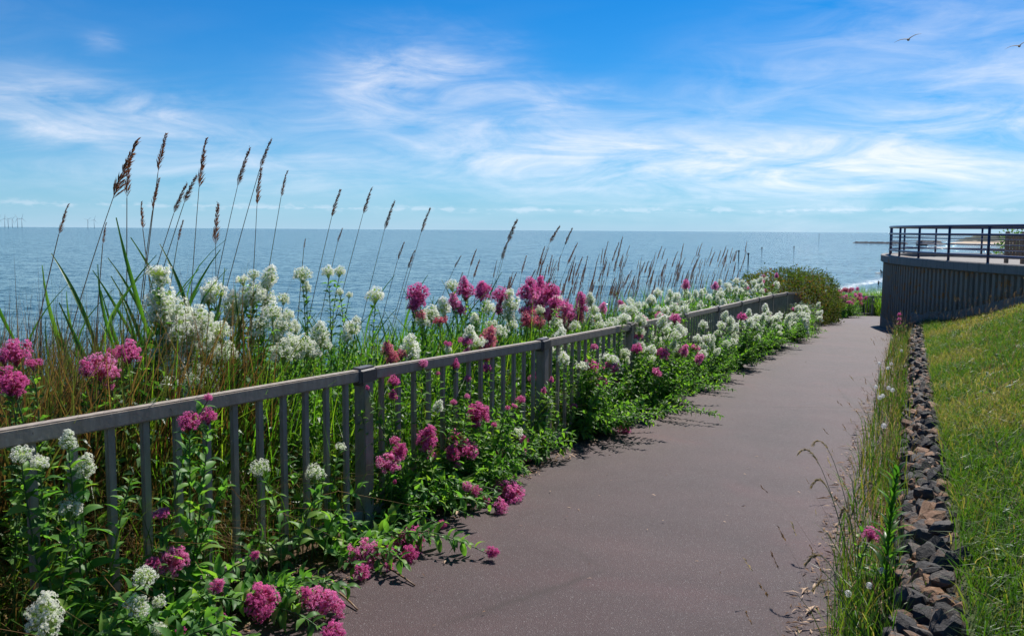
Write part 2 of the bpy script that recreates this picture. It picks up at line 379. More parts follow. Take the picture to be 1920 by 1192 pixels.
# concrete of the terrace, with orange lichen
def concrete(name, a, b_, lichen):
    m, t = new_mat(name)
    wc = world_co(t); n = t.noise(wc, 3.2, 6, .65); nf = t.noise(wc, 50, 5, .7); st = t.noise(t.mapping(wc, scale=(6, 6, .5)), 2.2, 5, .6)
    col = t.mix(t.math('ADD', t.math('MULTIPLY', n, .5), t.math('MULTIPLY', nf, .5)), a, b_)
    col = t.mix(t.ramp(st, [(.52, 0.), (.75, .6)]), col, tuple(.35 * c for c in a))
    lm = t.math('MULTIPLY', t.ramp(t.noise(wc, lichen[0], 6, .7, .3), [(lichen[1], 0.), (lichen[1] + .05, 1.)]), t.ramp(nf, [(.40, 0.), (.52, .9)]))
    col = t.mix(lm, col, t.mix(nf, (.33, .11, .015), (.50, .20, .03)))
    t.l.new(pbsdf(t, col, .85, .25, nf, .35, .008).outputs[0], t.out.inputs[0]); return m
MT['coping'] = concrete('coping_concrete', (.15, .14, .13), (.29, .27, .25), (1.7, .63))
MT['ribs'] = concrete('ribbed_concrete', (.17, .138, .108), (.35, .29, .23), (5.5, .55))
MT['plinth'] = concrete('plinth_concrete', (.18, .158, .135), (.31, .28, .245), (2.5, .72))
m, t = new_mat('blue_rail_paint'); MT['rail'] = m
nf = t.noise(world_co(t), 40, 4)
t.l.new(pbsdf(t, t.mix(nf, (.014, .020, .065), (.03, .038, .10)), .32, .5).outputs[0], t.out.inputs[0])
m, t = new_mat('grey_timber'); MT['timber'] = m
wc = world_co(t); nf = t.noise(t.mapping(wc, scale=(30, 30, 3)), 2, 5)
t.l.new(pbsdf(t, t.mix(nf, (.17, .12, .085), (.33, .25, .18)), .8, .2, nf, .3, .004).outputs[0], t.out.inputs[0])
def plain(name, col, rough=.6, spec=.4):
    m, t = new_mat(name); n = t.noise(obj_co(t), 14, 4)
    t.l.new(pbsdf(t, t.mix(n, tuple(c * .75 for c in col), tuple(min(1, c * 1.2) for c in col)), rough, spec).outputs[0], t.out.inputs[0]); return m
MT['dark'] = plain('dark_weathered', (.035, .035, .04)); MT['turbine'] = plain('turbine_paint', (.35, .38, .42), .5)
MT['gull'] = plain('gull_plumage', (.06, .06, .065), .8); MT['board'] = plain('white_board', (.7, .7, .68)); MT['skin'] = plain('wetsuit', (.03, .03, .035))
MT['rock'] = plain('dark_rock', (.06, .06, .065), .9); MT['sand'] = plain('spit_sand', (.42, .33, .23), .9); MT['wood_far'] = plain('far_trees', (.035, .055, .03), .9)
# sea
m, t = new_mat('sea_water'); MT['sea'] = m
wc = world_co(t)
wx = t.mapping(wc, scale=(1, 1, 1), rot=(0, 0, rad(24)))
def vsub(v): 
    nd = t.node('ShaderNodeVectorMath', operation='SUBTRACT'); t.l.new(v, nd.inputs[0]); nd.inputs[1].default_value = (.5, .5, .5); return nd.outputs[0]
def vscale(v, k):
    nd = t.node('ShaderNodeVectorMath', operation='MULTIPLY'); t.l.new(v, nd.inputs[0]); nd.inputs[1].default_value = k; return nd.outputs[0]
def vadd(u, v):
    nd = t.node('ShaderNodeVectorMath', operation='ADD'); t.l.new(u, nd.inputs[0])
    if isinstance(v, tuple): nd.inputs[1].default_value = v
    else: t.l.new(v, nd.inputs[1])
    return nd.outputs[0]
# wave facets: slopes of swell, chop and ripples
w1 = vsub(t.noise(t.mapping(wx, scale=(.09, .30, .3)), 1., 3, .6, .3, 'Color')); w2 = vsub(t.noise(t.mapping(wx, scale=(.5, 1.1, 1)), 1., 4, .65, .3, 'Color')); w3 = vsub(t.noise(wc, 4.5, 3, .6, 0., 'Color'))
slope = vadd(vadd(vscale(w1, (.34, .72, 0)), vscale(w2, (1.15, 1.4, 0))), vscale(w3, (1.6, 1.6, 0)))
wnorm = t.node('ShaderNodeVectorMath', operation='NORMALIZE'); t.l.new(vadd(slope, (0, 0, 1)), wnorm.inputs[0])
pat = t.noise(t.mapping(wx, scale=(.006, .028, 1)), 1., 5, .6, .5)
col = t.mix(t.ramp(pat, [(.35, 0.), (.7, 1.)]), (.028, .078, .092), (.05, .105, .112))
X_, Y_, Z_ = t.sep(wc)
lat_ = t.math('SUBTRACT', t.math('MULTIPLY', X_, cA), t.math('MULTIPLY', Y_, sA)); al_ = t.math('ADD', t.math('MULTIPLY', X_, sA), t.math('MULTIPLY', Y_, cA))
sdist = t.math('DIVIDE', t.math('SUBTRACT', t.math('MULTIPLY', t.math('ADD', lat_, 22.), 115.), t.math('MULTIPLY', t.math('SUBTRACT', al_, 30.), 20.)), -116.7)  # metres offshore
fo = t.noise(t.mapping(wc, scale=(.22, .22, .2)), 1., 6, .7, .8)
sv = t.math('ADD', sdist, t.math('MULTIPLY', fo, 9.))
line = t.math('MAXIMUM', t.ramp(t.math('DIVIDE', sv, 60.), [(.05, 1.), (.13, .9), (.16, 0.)]), t.ramp(t.math('DIVIDE', sv, 60.), [(.22, 0.), (.25, .8), (.30, 0.)]))
foam = t.math('MULTIPLY', line, t.ramp(t.noise(wc, .9, 5, .75), [(.38, 0.), (.58, 1.)]))
caps = t.ramp(t.noise(t.mapping(wx, scale=(.10, .32, 1)), 1., 7, .72, .5), [(.735, 0.), (.77, .75)])
foam = t.math('MAXIMUM', foam, caps)
col = t.mix(foam, col, (.8, .84, .86))
b = pbsdf(t, col, t.math('ADD', .08, t.math('MULTIPLY', foam, .5)), .5)
t.l.new(wnorm.outputs[0], b.inputs['Normal'])
b.inputs['IOR'].default_value = 1.33
t.l.new(b.outputs[0], t.out.inputs[0])

# ================================================================== SETTING
def axis(segs):
    out = []
    for a, b, n in segs: out.append(np.linspace(a, b, n, endpoint=False))
    out.append([segs[-1][1]]); return np.concatenate(out)
LA = axis([(-90, -30, 20), (-30, -6, 30), (-6, 0, 40), (0, .6, 12), (.6, 9, 42), (9, 60, 30), (60, 400, 20)])
AL = axis([(-8, 0, 10), (0, 12, 80), (12, 26, 60), (26, 50, 40), (50, 300, 60), (300, 900, 10)])
G = gnd(LA[None, :], AL[:, None]); nl = len(LA)
i = np.arange(len(AL) - 1)[:, None] * nl + np.arange(nl - 1)[None]
q = np.stack([i, i + 1, i + nl + 1, i + nl], -1).reshape(-1, 4)
tag(link('ground', trimesh('ground', G, q, MT['soil'], smooth=True)), kind='structure')
# path sheet
pl = np.linspace(-2.52, -.17, 10); pa = axis([(-3, 24, 90), (24, 40.5, 50)])
PX = np.repeat(pl[None], len(pa), 0).copy()
PX[:, 0] += .05 * np.sin(pa * 2.3) + .03 * np.sin(pa * 6.1 + 1); PX[:, -1] += .03 * np.sin(pa * 3.1) + .02 * np.sin(pa * 7.7)
x, y = xy(PX, pa[:, None]); V = np.stack([x, y, ground_z(PX, pa[:, None]) + .006], -1); n_ = len(pl)
i = np.arange(len(pa) - 1)[:, None] * n_ + np.arange(n_ - 1)[None]
tag(link('path', trimesh('path', V, np.stack([i, i + 1, i + n_ + 1, i + n_], -1).reshape(-1, 4), MT['asphalt'], smooth=True)), kind='structure')
# sea
tag(link('sea', trimesh('sea', [(-45000, -9000, SEA), (45000, -9000, SEA), (45000, 45000, SEA), (-45000, 45000, SEA)], [[0, 1, 2, 3]], MT['sea'])), kind='structure')

# ================================================================== FENCE
FP = [(-2.86, .63), (-1.83, 2.47), (-.81, 4.31), (.24, 6.13), (1.19, 8.0), (2.14, 9.88), (3.05, 11.77), (3.94, 13.67), (4.83, 15.57), (5.72, 17.47), (6.68, 19.34), (7.7, 21.18)]
BAL = boxmesh('baluster', (-.0175, -.011, 0), (.0175, .011, .775), MT['fence'], .004, 2)
POST = boxmesh('post', (-.038, -.038, -.12), (.038, .038, .862), MT['fence'], .005, 2)
CAP = boxmesh('post_cap', (-.072, -.044, .828), (.072, .044, .924), MT['cap'], .016, 3)
FOOT = boxmesh('base_plate', (-.06, -.06, .0), (.06, .06, .03), MT['fence'], .006, 2)
def fence(name, pts, label, every=14, foot=True, thick=1.):
    p0 = Vector((*pts[2 if len(pts) > 4 else 0], float(gz(pts[2 if len(pts) > 4 else 0][1]))))
    r = root(name, p0, label, 'fence')
    for k, (x, y) in enumerate(pts):
        a = Vector((x, y, float(gz(y))))
        d = Vector((*pts[min(k + 1, len(pts) - 1)], 0)) - Vector((*pts[max(k - 1, 0)], 0))
        rz = Matrix.Rotation(math.atan2(d.y, d.x), 4, 'Z')
        po = link('post', POST, Matrix.Translation(a) @ rz, r); link('cap', CAP, Matrix.Translation(a) @ rz, po); link('base_plate', FOOT, Matrix.Translation(a) @ rz, po)
        if k == len(pts) - 1: break
        b = Vector((*pts[k + 1], float(gz(pts[k + 1][1])))); dv = b - a; L = dv.length
        fx = dv.normalized(); fy = Vector((0, 0, 1)).cross(fx).normalized(); fz = fx.cross(fy)
        m = Matrix((fx, fy, fz)).transposed().to_4x4(); m.translation = a
        link('top_rail', boxmesh('top_rail', (.040, -.026, .848), (L - .040, .026, .911), MT['fence'], .006, 2), m, r)
        link('bottom_rail', boxmesh('bottom_rail', (.040, -.018, .075), (L - .040, .018, .125), MT['fence'], .005, 1), m, r)
        rzb = Matrix.Rotation(math.atan2(dv.y, dv.x), 4, 'Z')
        for j in range(1, every):
            c = a + dv * (j / every); link('baluster', BAL, Matrix.Translation(c + Vector((0, 0, .10))) @ rzb, r)
    return r
fence('railing_fence', FP, 'long grey metal railing fence with flowers growing through it beside the path')
fence('railing_fence', [(14.3, 35.0), (16.25, 35.75), (17.9, 36.9), (19.2, 38.5)], 'short far stretch of grey railing fence where the path turns')

# ================================================================== TERRACE
O = np.array([(10.75, 8.5), (10.25, 11), (9.85, 13.4), (9.6, 15.6), (9.5, 17.6), (9.55, 19), (9.82, 20.6), (10.35, 22.1), (11.1, 23.3), (12., 24.1), (12.9, 24.3), (13.6, 23.8), (14.05, 22.8), (14.6, 21), (15.4, 18), (16.4, 14.5), (17.6, 10.5)])
def smooth_poly(p, per=14):
    out = []
    q = np.concatenate([2 * p[:1] - p[1:2], p, 2 * p[-1:] - p[-2:-1]])
    for k in range(len(p) - 1):
        a, b, c, d = q[k:k + 4]; t = np.linspace(0, 1, per, endpoint=False)[:, None]
        out.append(.5 * (2 * b + (c - a) * t + (2 * a - 5 * b + 4 * c - d) * t ** 2 + (3 * b - a - 3 * c + d) * t ** 3))
    return np.concatenate(out + [p[-1:]])
OS = smooth_poly(O)
def arclen(p): return np.concatenate([[0], np.cumsum(np.linalg.norm(np.diff(p, axis=0), axis=1))])
OL = arclen(OS)
def on_out(s):
    x = np.interp(s, OL, OS[:, 0]); y = np.interp(s, OL, OS[:, 1])
    e = .05; dx = np.interp(s + e, OL, OS[:, 0]) - np.interp(s - e, OL, OS[:, 0]); dy = np.interp(s + e, OL, OS[:, 1]) - np.interp(s - e, OL, OS[:, 1])
    n = np.hypot(dx, dy); return np.stack([x, y], -1), np.stack([dx / n, dy / n], -1)
def sweep(s, prof, closed_prof=True):
    """sweep a profile of (outward, z) points along the terrace outline; z may be an array over s"""
    p, d = on_out(s); nrm = np.stack([-d[:, 1], d[:, 0]], -1)           # left of travel = outward
    V = np.stack([np.concatenate([p + nrm * o, np.broadcast_to(np.asarray(z, float), (len(s),))[:, None]], 1) for o, z in prof], 1)
    k = len(prof); i = np.arange(len(s) - 1)[:, None] * k; j = np.arange(k if closed_prof else k - 1)[None]; j2 = (j + 1) % k
    F = np.stack([i + j, i + k + j, i + k + j2, i + j2], -1).reshape(-1, 4)
    return V.reshape(-1, 3), F
TT = .875                                                                # top of the coping
tr_ = root('viewing_terrace', (9.6, 20, -1.0), 'curved viewing terrace of ribbed grey concrete overlooking the sea', 'terrace')
rl = tr_.matrix_basis.translation
def own(name, V, F, mat, r, **kw): return link(name, trimesh(name, np.asarray(V).reshape(-1, 3) - np.array(WM[r.name].translation)[None], F, mat, **kw), Matrix.Translation(WM[r.name].translation), r)
ss = np.arange(.05, OL[-1] - .05, .18)
V, F = sweep(ss, [(0, -2.6), (0, TT - .19), (-.5, TT - .19), (-.5, -2.6)]); own('wall', V, F, MT['ribs'], tr_)
cs = [0.05, 3.2, 6.3, 9.2, 12.4, 15.5, 19, 23, 27, OL[-1] - .05]
for a, b in zip(cs[:-1], cs[1:]):
    s = np.linspace(a + .004, b - .004, max(6, int((b - a) / .15)))
    V, F = sweep(s, [(.115, TT - .185), (.125, TT - .18), (.125, TT - .015), (.112, TT), (-.30, TT), (-.31, TT - .01), (-.31, TT - .185)])
    k = 7; F = F.tolist(); n0 = len(V) - k; F += []
    own('coping', V, np.array(F), MT['coping'], tr_)
V = np.concatenate([OS, np.full((len(OS), 1), TT - .11)], 1); nv = len(V)
bmf = bmesh.new(); vs = [bmf.verts.new(v - np.array(WM[tr_.name].translation)) for v in V[::6]]; bmf.faces.new(vs); bmesh.ops.triangulate(bmf, faces=bmf.faces[:])
me = bpy.data.meshes.new('deck'); bmf.to_mesh(me); bmf.free(); me.materials.append(MT['coping']); link('deck', me, WM[tr_.name].copy(), tr_)
bm = bmesh.new(); prof = [(-.062, -.02), (-.042, .055), (.042, .055), (.062, -.02)]
for zz in (0., 1.): pass
V = [(a, b, z) for z in (-2.55, TT - .215) for a, b in prof]
F = [(0, 1, 5, 4), (1, 2, 6, 5), (2, 3, 7, 6), (3, 0, 4, 7)]
RIB = bpy.data.meshes.new('rib'); RIB.from_pydata(V, [], F + [(3, 2, 1, 0), (4, 5, 6, 7)]); RIB.materials.append(MT['ribs']); bm.free()
for s in np.arange(.3, OL[-1] * .72, .172):
    p, d = on_out(np.array([s])); x, y = p[0]; dx, dy = d[0]
    m = Matrix(((dx, -dy, 0, x), (dy, dx, 0, y), (0, 0, 1, 0), (0, 0, 0, 1)))
    link('rib', RIB, m, tr_)
# plain plinth along the lawn, rising with it
s0 = np.interp(18.75, OS[:80, 1], OL[:80]); s = np.linspace(.1, s0, 40); p, d = on_out(s)
zt = ground_z(*la(p[:, 0] - .12, p[:, 1])) + .26; zt = np.maximum(zt, -.42)
V, F = sweep(s, [(.085, -2.6), (.085, zt), (.01, zt + .015), (.01, -2.6)]); V4 = len(V); F = np.concatenate([F, [[V4 - 4, V4 - 3, V4 - 2, V4 - 1]]])
own('plinth', V, F, MT['plinth'], tr_)
s = np.linspace(s0, np.interp(24.05, OS[:130, 1], OL[:130]), 30)
V, F = sweep(s, [(.07, -2.6), (.07, -.80), (.01, -.79), (.01, -2.6)]); own('footing', V, F, MT['plinth'], tr_)

# blue guard railing on the coping
rr = root('guard_railing', (9.6, 17.6, TT), 'dark blue tubular guard railing standing on the terrace coping', 'railing')
def rail_tube(name, h, r_, off=-.08):
    s = np.arange(.15, OL[-1] - .15, .22); p, d = on_out(s); nrm = np.stack([-d[:, 1], d[:, 0]], -1)
    pts = np.concatenate([p + nrm * off, np.full((len(s), 1), TT + h)], 1); V, F = tube(pts, r_, 8); own(name, V, F, MT['rail'], rr, smooth=True)
rail_tube('handrail', .745, .031); rail_tube('middle_rail', .565, .026); rail_tube('bottom_rail', .135, .026)
for h in (.47, .36, .25): rail_tube('thin_rail', h, .0105)
V, F = tube([(0, 0, -.01), (0, 0, .72)], .028, 8); RP = trimesh('railing_post', V, F, MT['rail'], smooth=True)
for s in np.arange(.9, OL[-1] - .2, 1.37):
    p, d = on_out(np.array([s])); nx, ny = -d[0, 1], d[0, 0]
    link('post', RP, Matrix.Translation((p[0, 0] - nx * .08, p[0, 1] - ny * .08, TT)), rr)
# slatted timber screen on the deck
tb = root('timber_screen', (10.55, 16.9, TT - .11), 'low screen of upright grey timber slats behind the blue railing', 'screen')
SL = boxmesh('slat', (-.028, -.011, .18), (.028, .011, .70), MT['timber'], .004); LG = boxmesh('leg', (-.035, -.03, 0), (.035, .03, .745), MT['timber'], .005)
for k in range(15): link('slat', SL, Matrix.Translation((10.56 + .088 * k, 16.9 + .03 * k, TT - .11)), tb)
for k in (0, 5, 10, 15): link('leg', LG, Matrix.Translation((10.50 + .088 * k, 16.945 + .03 * k, TT - .11)), tb)
for z in (.27, .60): link('cross_rail', boxmesh('cross_rail', (0, .0125, z - .03), (1.42, .034, z + .03), MT['timber'], .004), Matrix.Translation((10.47, 16.9, TT - .11)) @ Matrix.Rotation(math.atan2(.03, .088), 4, 'Z'), tb)

# ================================================================== STONE EDGING
er = root('stone_edging', (*[float(v) for v in xy(.1, 3.4)], float(ground_z(-.1, 3.4))), 'low dry edging wall of dark and rust coloured rocks between path and lawn', 'wall')
ea = np.arange(.9, 21.4, .12); prof = [(0., -.1), (.012, .12), (.045, .19), (.15, .235), (.22, .17), (.25, -.1)]
x0 = [xy(np.full(len(ea), a), ea) for a, _ in prof]
zb = ground_z(np.full(len(ea), -.1), ea)
V = np.stack([np.stack([x, y, zb + h], -1) for (x, y), (_, h) in zip(x0, prof)], 1)
k = len(prof); i = np.arange(len(ea) - 1)[:, None] * k; j = np.arange(k - 1)[None]
own('mortar_bed', V, np.stack([i + j, i + j + 1, i + k + j + 1, i + k + j], -1).reshape(-1, 4), MT['mortar'], er)
STV = []
def vnoise3(p, seed):
    g = np.random.default_rng(seed); out = 0
    for o in range(4):
        k = g.normal(size=(5, 3)) * (2.2 * 1.9 ** o); ph = g.uniform(0, 6.28, 5); out = out + np.sin(p @ k.T + ph).mean(1) * .55 ** o
    return out
for kk in range(14):
    bm = bmesh.new(); bmesh.ops.create_icosphere(bm, subdivisions=3 if kk < 0 else 2, radius=1.); V = np.array([v.co for v in bm.verts])
    cuts = rng.normal(size=(13, 3)); cuts /= np.linalg.norm(cuts, axis=1)[:, None]; off = rng.uniform(.42, .8, 13)
    for c, o_ in zip(cuts, off): q = V @ c - o_; V = V - np.maximum(0, q)[:, None] * c * .92          # broken faces
    V = V * (1 + .26 * vnoise3(V, kk))[:, None] * .66
    for v, c in zip(bm.verts, V): v.co = c
    me = bpy.data.meshes.new('stone'); bm.to_mesh(me); bm.free(); me.materials.append(MT['stone']); STV.append(me)
rows = [(.01, .04), (.012, .095), (.02, .15), (.045, .195), (.085, .22), (.125, .235), (.165, .24), (.205, .22)]
cand = []
for ri, (lt, h) in enumerate(rows):
    a = .95 + rng.uniform(0, .1)
    while a < 21.3:
        L = rng.uniform(.045, .105) * (1.5 if rng.random() < .2 else 1); cand.append((a + L / 2, lt + rng.normal(0, .012), h + rng.normal(0, .02), L, ri)); a += L * .9
cand = [c for c in cand if rng.random() > .08]
nearS = sorted([c for c in cand if c[0] > 2.6])
far_parts = []; far_t = []
def stone_mat_at(c):
    a, lt, h, L, ri = c
    x, y = xy(lt, a); z = float(ground_z(-.1, a)) + h
    m = Matrix.Translation((float(x), float(y), z)) @ Matrix.Rotation(-math.atan2(sA, cA) + rng.normal(0, .35), 4, 'Z') @ Matrix.Rotation(rng.normal(.0, .35), 4, 'Y') @ Matrix.Rotation(rng.normal(.35, .45), 4, 'X')
    return m @ Matrix.Diagonal((rng.uniform(.055, .125), L * 1.25, rng.uniform(.035, .085), 1))
for idx, c in enumerate(nearS):
    m = stone_mat_at(c); me = STV[rng.integers(len(STV))]
    if idx < 298: link('stone', me, m, er)
    else:
        n = len(me.vertices); v = np.empty(n * 3, np.float32); me.vertices.foreach_get('co', v); v = v.reshape(-1, 3) @ np.array(m.to_3x3()).T + np.array(m.translation)
        f = np.empty(len(me.loops), np.int32); me.loops.foreach_get('vertex_index', f); far_parts.append((v, f.reshape(-1, 3))); far_t += [rng.random()] * n
V, F = join(far_parts); o = own('far_stones', V, F, MT['stone'], er, tint=far_t); o['kind'] = 'stuff'

# ================================================================== FLOWER PARTS
# ellipsoidal cymes made of many small star-shaped florets on little branch clusters
def ico(n=1, r=1.):
    bm = bmesh.new(); bmesh.ops.create_icosphere(bm, subdivisions=n, radius=r); V = np.array([v.co for v in bm.verts]); F = np.array([[v.index for v in f.verts] for f in bm.faces]); bm.free(); return V, F
def head_mesh(pet, core, shape, nflor, seed):
    g = np.random.default_rng(seed); parts = []; mi = []
    def add(V, F, k): parts.append((V, F)); mi.extend([k] * len(F))
    ncl = {'dome': 22, 'tall': 28, 'flat': 18}[shape]
    ax = {'dome': (.36, .36, .34), 'tall': (.30, .30, .50), 'flat': (.42, .42, .20)}[shape]
    cl = []
    for k in range(ncl):
        u = (k + .5) / ncl; zz = 1 - 1.45 * u; ph = k * 2.39996 + g.uniform(-.3, .3); rr_ = math.sqrt(max(0, 1 - zz * zz)) if zz > 0 else 1 - .25 * abs(zz)
        taper = 1. if shape != 'tall' else (1 - .42 * max(0, zz))
        cl.append((np.array([rr_ * math.cos(ph) * ax[0] * taper, rr_ * math.sin(ph) * ax[1] * taper, zz * ax[2]]) * g.uniform(.72, 1.2), g.uniform(.10, .16)))
    Vc, Fc = ico(1, 1.)
    add(Vc * np.array(ax) * .6 + np.array([0, 0, -.02]), Fc, 1)
    for c, r_ in cl:
        V, F = tube([(0, 0, -.45), c * .8], .012, 3, False); add(V, F, 1)
        V, F = Vc * r_ * .45 + c * .95, Fc; add(V, F, 1)
    per = nflor // ncl
    for c, r_ in cl:
        d = g.normal(size=(per, 3)) + c / np.linalg.norm(c) * 1.05; d /= np.linalg.norm(d, axis=1)[:, None]
        p = c + d * r_ * g.uniform(.6, 1.25, (per, 1))
        n = d + g.normal(0, .35, (per, 3)); n /= np.linalg.norm(n, axis=1)[:, None]
        a = np.cross(n, g.normal(size=(per, 3))); a /= np.linalg.norm(a, axis=1)[:, None]; b = np.cross(n, a)
        sz = g.uniform(.026, .042, (per, 1)) * (1.9 if nflor < 200 else 1.)
        for k in range(5):
            th = 2 * math.pi * k / 5; w_ = .42
            e1 = math.cos(th - w_) * a + math.sin(th - w_) * b; e2 = math.cos(th + w_) * a + math.sin(th + w_) * b; et = math.cos(th) * a + math.sin(th) * b
            V = np.stack([p, p + e1 * sz * .75 + n * sz * .25, p + et * sz * 1.15 + n * sz * .12, p + e2 * sz * .75 + n * sz * .25], 1).reshape(-1, 3)
            F = (np.arange(per)[:, None, None] * 4 + np.array([[0, 1, 2], [0, 2, 3]])[None]).reshape(-1, 3); add(V, F, 0)
    V, F = join(parts); return trimesh('flower_head', V, F, [pet, core], fmat=mi)
HEADS = {}
for key, pet, core in (('w', 'pw', 'cw'), ('p', 'pp', 'cp'), ('r', 'pr', 'cp')):
    HEADS[key] = [head_mesh(MT[pet], MT[core], s, n, 40 + k) for k, (s, n) in enumerate((('dome', 620), ('tall', 760), ('dome', 480), ('flat', 500)))]
    HEADS[key + 'far'] = [head_mesh(MT[pet], MT[core], s, n, 60 + k) for k, (s, n) in enumerate((('dome', 176), ('tall', 196)))]
def leaf_mesh(name, mat, w=.40, n=6, arch=.16, fold=.28, wave=.0, seed=0):
    g = np.random.default_rng(seed); t = np.linspace(0, 1, n + 1); wd = w * .5 * np.sin(np.pi * np.clip(t, 0, 1) ** .72) ** .85; wd[0] = .02; wd[-1] = .004
    z = arch * (np.sin(t * np.pi * .8)) - .22 * t ** 2.2; x = t; V = []
    for k in range(n + 1):
        wv = wave * math.sin(k * 2.1 + seed); V += [(x[k], -wd[k], z[k] + fold * wd[k] + wv), (x[k], 0, z[k]), (x[k], wd[k], z[k] + fold * wd[k] - wv)]
    F = []
    for k in range(n):
        a = 3 * k; F += [(a, a + 3, a + 4), (a, a + 4, a + 1), (a + 1, a + 4, a + 5), (a + 1, a + 5, a + 2)]
    return trimesh(name, V, F, mat, smooth=True)
LEAF = [leaf_mesh('leaf', MT['leaf_obj'], w, 6, a, f, wv, k) for k, (w, a, f, wv) in enumerate(((.38, .18, .3, .01), (.46, .08, .4, .015), (.34, .26, .2, .0), (.42, .02, .5, .02)))]

def valerian(name, label, group, heads, stem_from=None, detail=1, extra=4, leafn=1., base_lat=None, hgt=None, lsize=.075):
    """heads: (x,y,z,size,colour). detail 2: every leaf a part; 1: leaves joined"""
    H = np.array([h[:3] for h in heads]); lat, al = la(H[:, 0], H[:, 1])
    bl = base_lat if base_lat is not None else float(np.clip(lat.mean(), -4, -2.62)); ba = float(al.mean())
    B = gnd(bl, ba); r = root(name, B, label, 'flower', group)
    leaves = []; stems = []
    targets = [(np.array(h[:3], float), h[3], h[4]) for h in heads]
    zg = float(B[2]); top = max(.25, (H[:, 2] - zg).max())
    for k in range(extra):
        a = rng.uniform(0, 2 * np.pi); q = targets[rng.integers(len(targets))][0]
        f_ = rng.uniform(.3, 1.1); tgt = np.array(B) * (1 - f_) + q * f_ + np.array([rng.normal(.03, .13), rng.normal(0, .13), 0]); tgt[2] = zg + max(.1, (q[2] - zg) * rng.uniform(.4, .95)); targets.append((tgt, 0, None))
    for tgt, s, c in targets:
        tl, ta = la(tgt[0], tgt[1])
        bpos = gnd(bl * .6 + (np.clip(tl, -4.6, -2.58) if bl < -2 else bl) * .4 + rng.normal(0, .035), ba * .5 + ta * .5 + rng.normal(0, .05))
        hz = tgt[2] - bpos[2]; end = tgt - np.array([0, 0, s * .3])
        mid = bpos * .45 + tgt * .55; mid[2] = bpos[2] + max(hz, .12) * (.72 if hz > .25 else 1.3); mid[:2] += rng.normal(0, .05, 2)
        P_ = bez(bpos, mid, end, 9); L = arclen(P_)[-1]
        V, F = tube(P_, np.linspace(.0042, .0024, 9), 5, False); stems.append((V, F))
        dend = P_[-1] - P_[-2]; dend = dend / np.linalg.norm(dend) + np.array([0, 0, .55])
        if c:
            pool = HEADS[c + ('far' if detail == 0 else '')]; k = rng.choice(len(pool), p=[.42, .26, .2, .12] if len(pool) == 4 else [.55, .45])
            zx = Vector(dend).normalized(); m = frame(zx.orthogonal(), zx, tgt - np.array([0, 0, s * .05])) @ Matrix.Rotation(rng.uniform(0, 6.28), 4, 'Z') @ Matrix.Diagonal((*([s * 1.22] * 2), s * 1.25, 1))
            link('flower_head', pool[k], m, r)
        # opposite pairs of leaves, smaller towards the top
        nn = max(3, int(L / .045 * leafn)); tt = np.linspace(.12, .93 if c else 1.0, nn)
        for q_, t_ in enumerate(tt):
            fi = t_ * 8; k0 = int(min(7, fi)); c0 = P_[k0] + (P_[k0 + 1] - P_[k0]) * (fi - k0); tg = P_[k0 + 1] - P_[k0]; tg /= np.linalg.norm(tg) + 1e-9
            s1 = np.cross(tg, [.3, .2, 1.]) if abs(tg[2]) < .9 else np.cross(tg, [1., .1, 0]); s1 /= np.linalg.norm(s1); s2 = np.cross(tg, s1)
            th = q_ * np.pi / 2 + rng.normal(0, .3); sd_ = s1 * math.cos(th) + s2 * math.sin(th)
            Ls = lsize * (1.15 - .62 * t_) * rng.uniform(.75, 1.25)
            for sg in (1, -1):
                if rng.random() < .12: continue
                dr = sd_ * sg + tg * rng.uniform(.25, .8) + rng.normal(0, .15, 3); leaves.append((c0, dr / np.linalg.norm(dr), Ls))
            if t_ > .9 and not c: leaves.append((c0, tg, Ls))
    if detail == 2:
        for V, F in stems: own('stem', V, F, MT['stem'], r, smooth=True)
        if len(leaves) > 290: leaves = [leaves[k] for k in np.sort(rng.choice(len(leaves), 290, False))]
        for c0, d, Ls in leaves:
            link('leaf', LEAF[rng.integers(4)], frame(d, (rng.normal(0, .3), rng.normal(0, .3), 1), c0, Ls), r)
    else:
        V, F = join(stems); o = own('stem', V, F, MT['stem'], r)
        if len(stems) > 1: o['kind'] = 'stuff'
        c0 = np.array([l[0] for l in leaves]); d = np.array([l[1] for l in leaves]); Ls = np.array([l[2] for l in leaves])
        V, F, tn = leafcards(c0, d, Ls, Ls * rng.uniform(.34, .46, len(Ls)), rng.random(len(Ls)))
        o = own('foliage', V, F, MT['leaf'], r, tint=tn); o['kind'] = 'stuff'
    return r
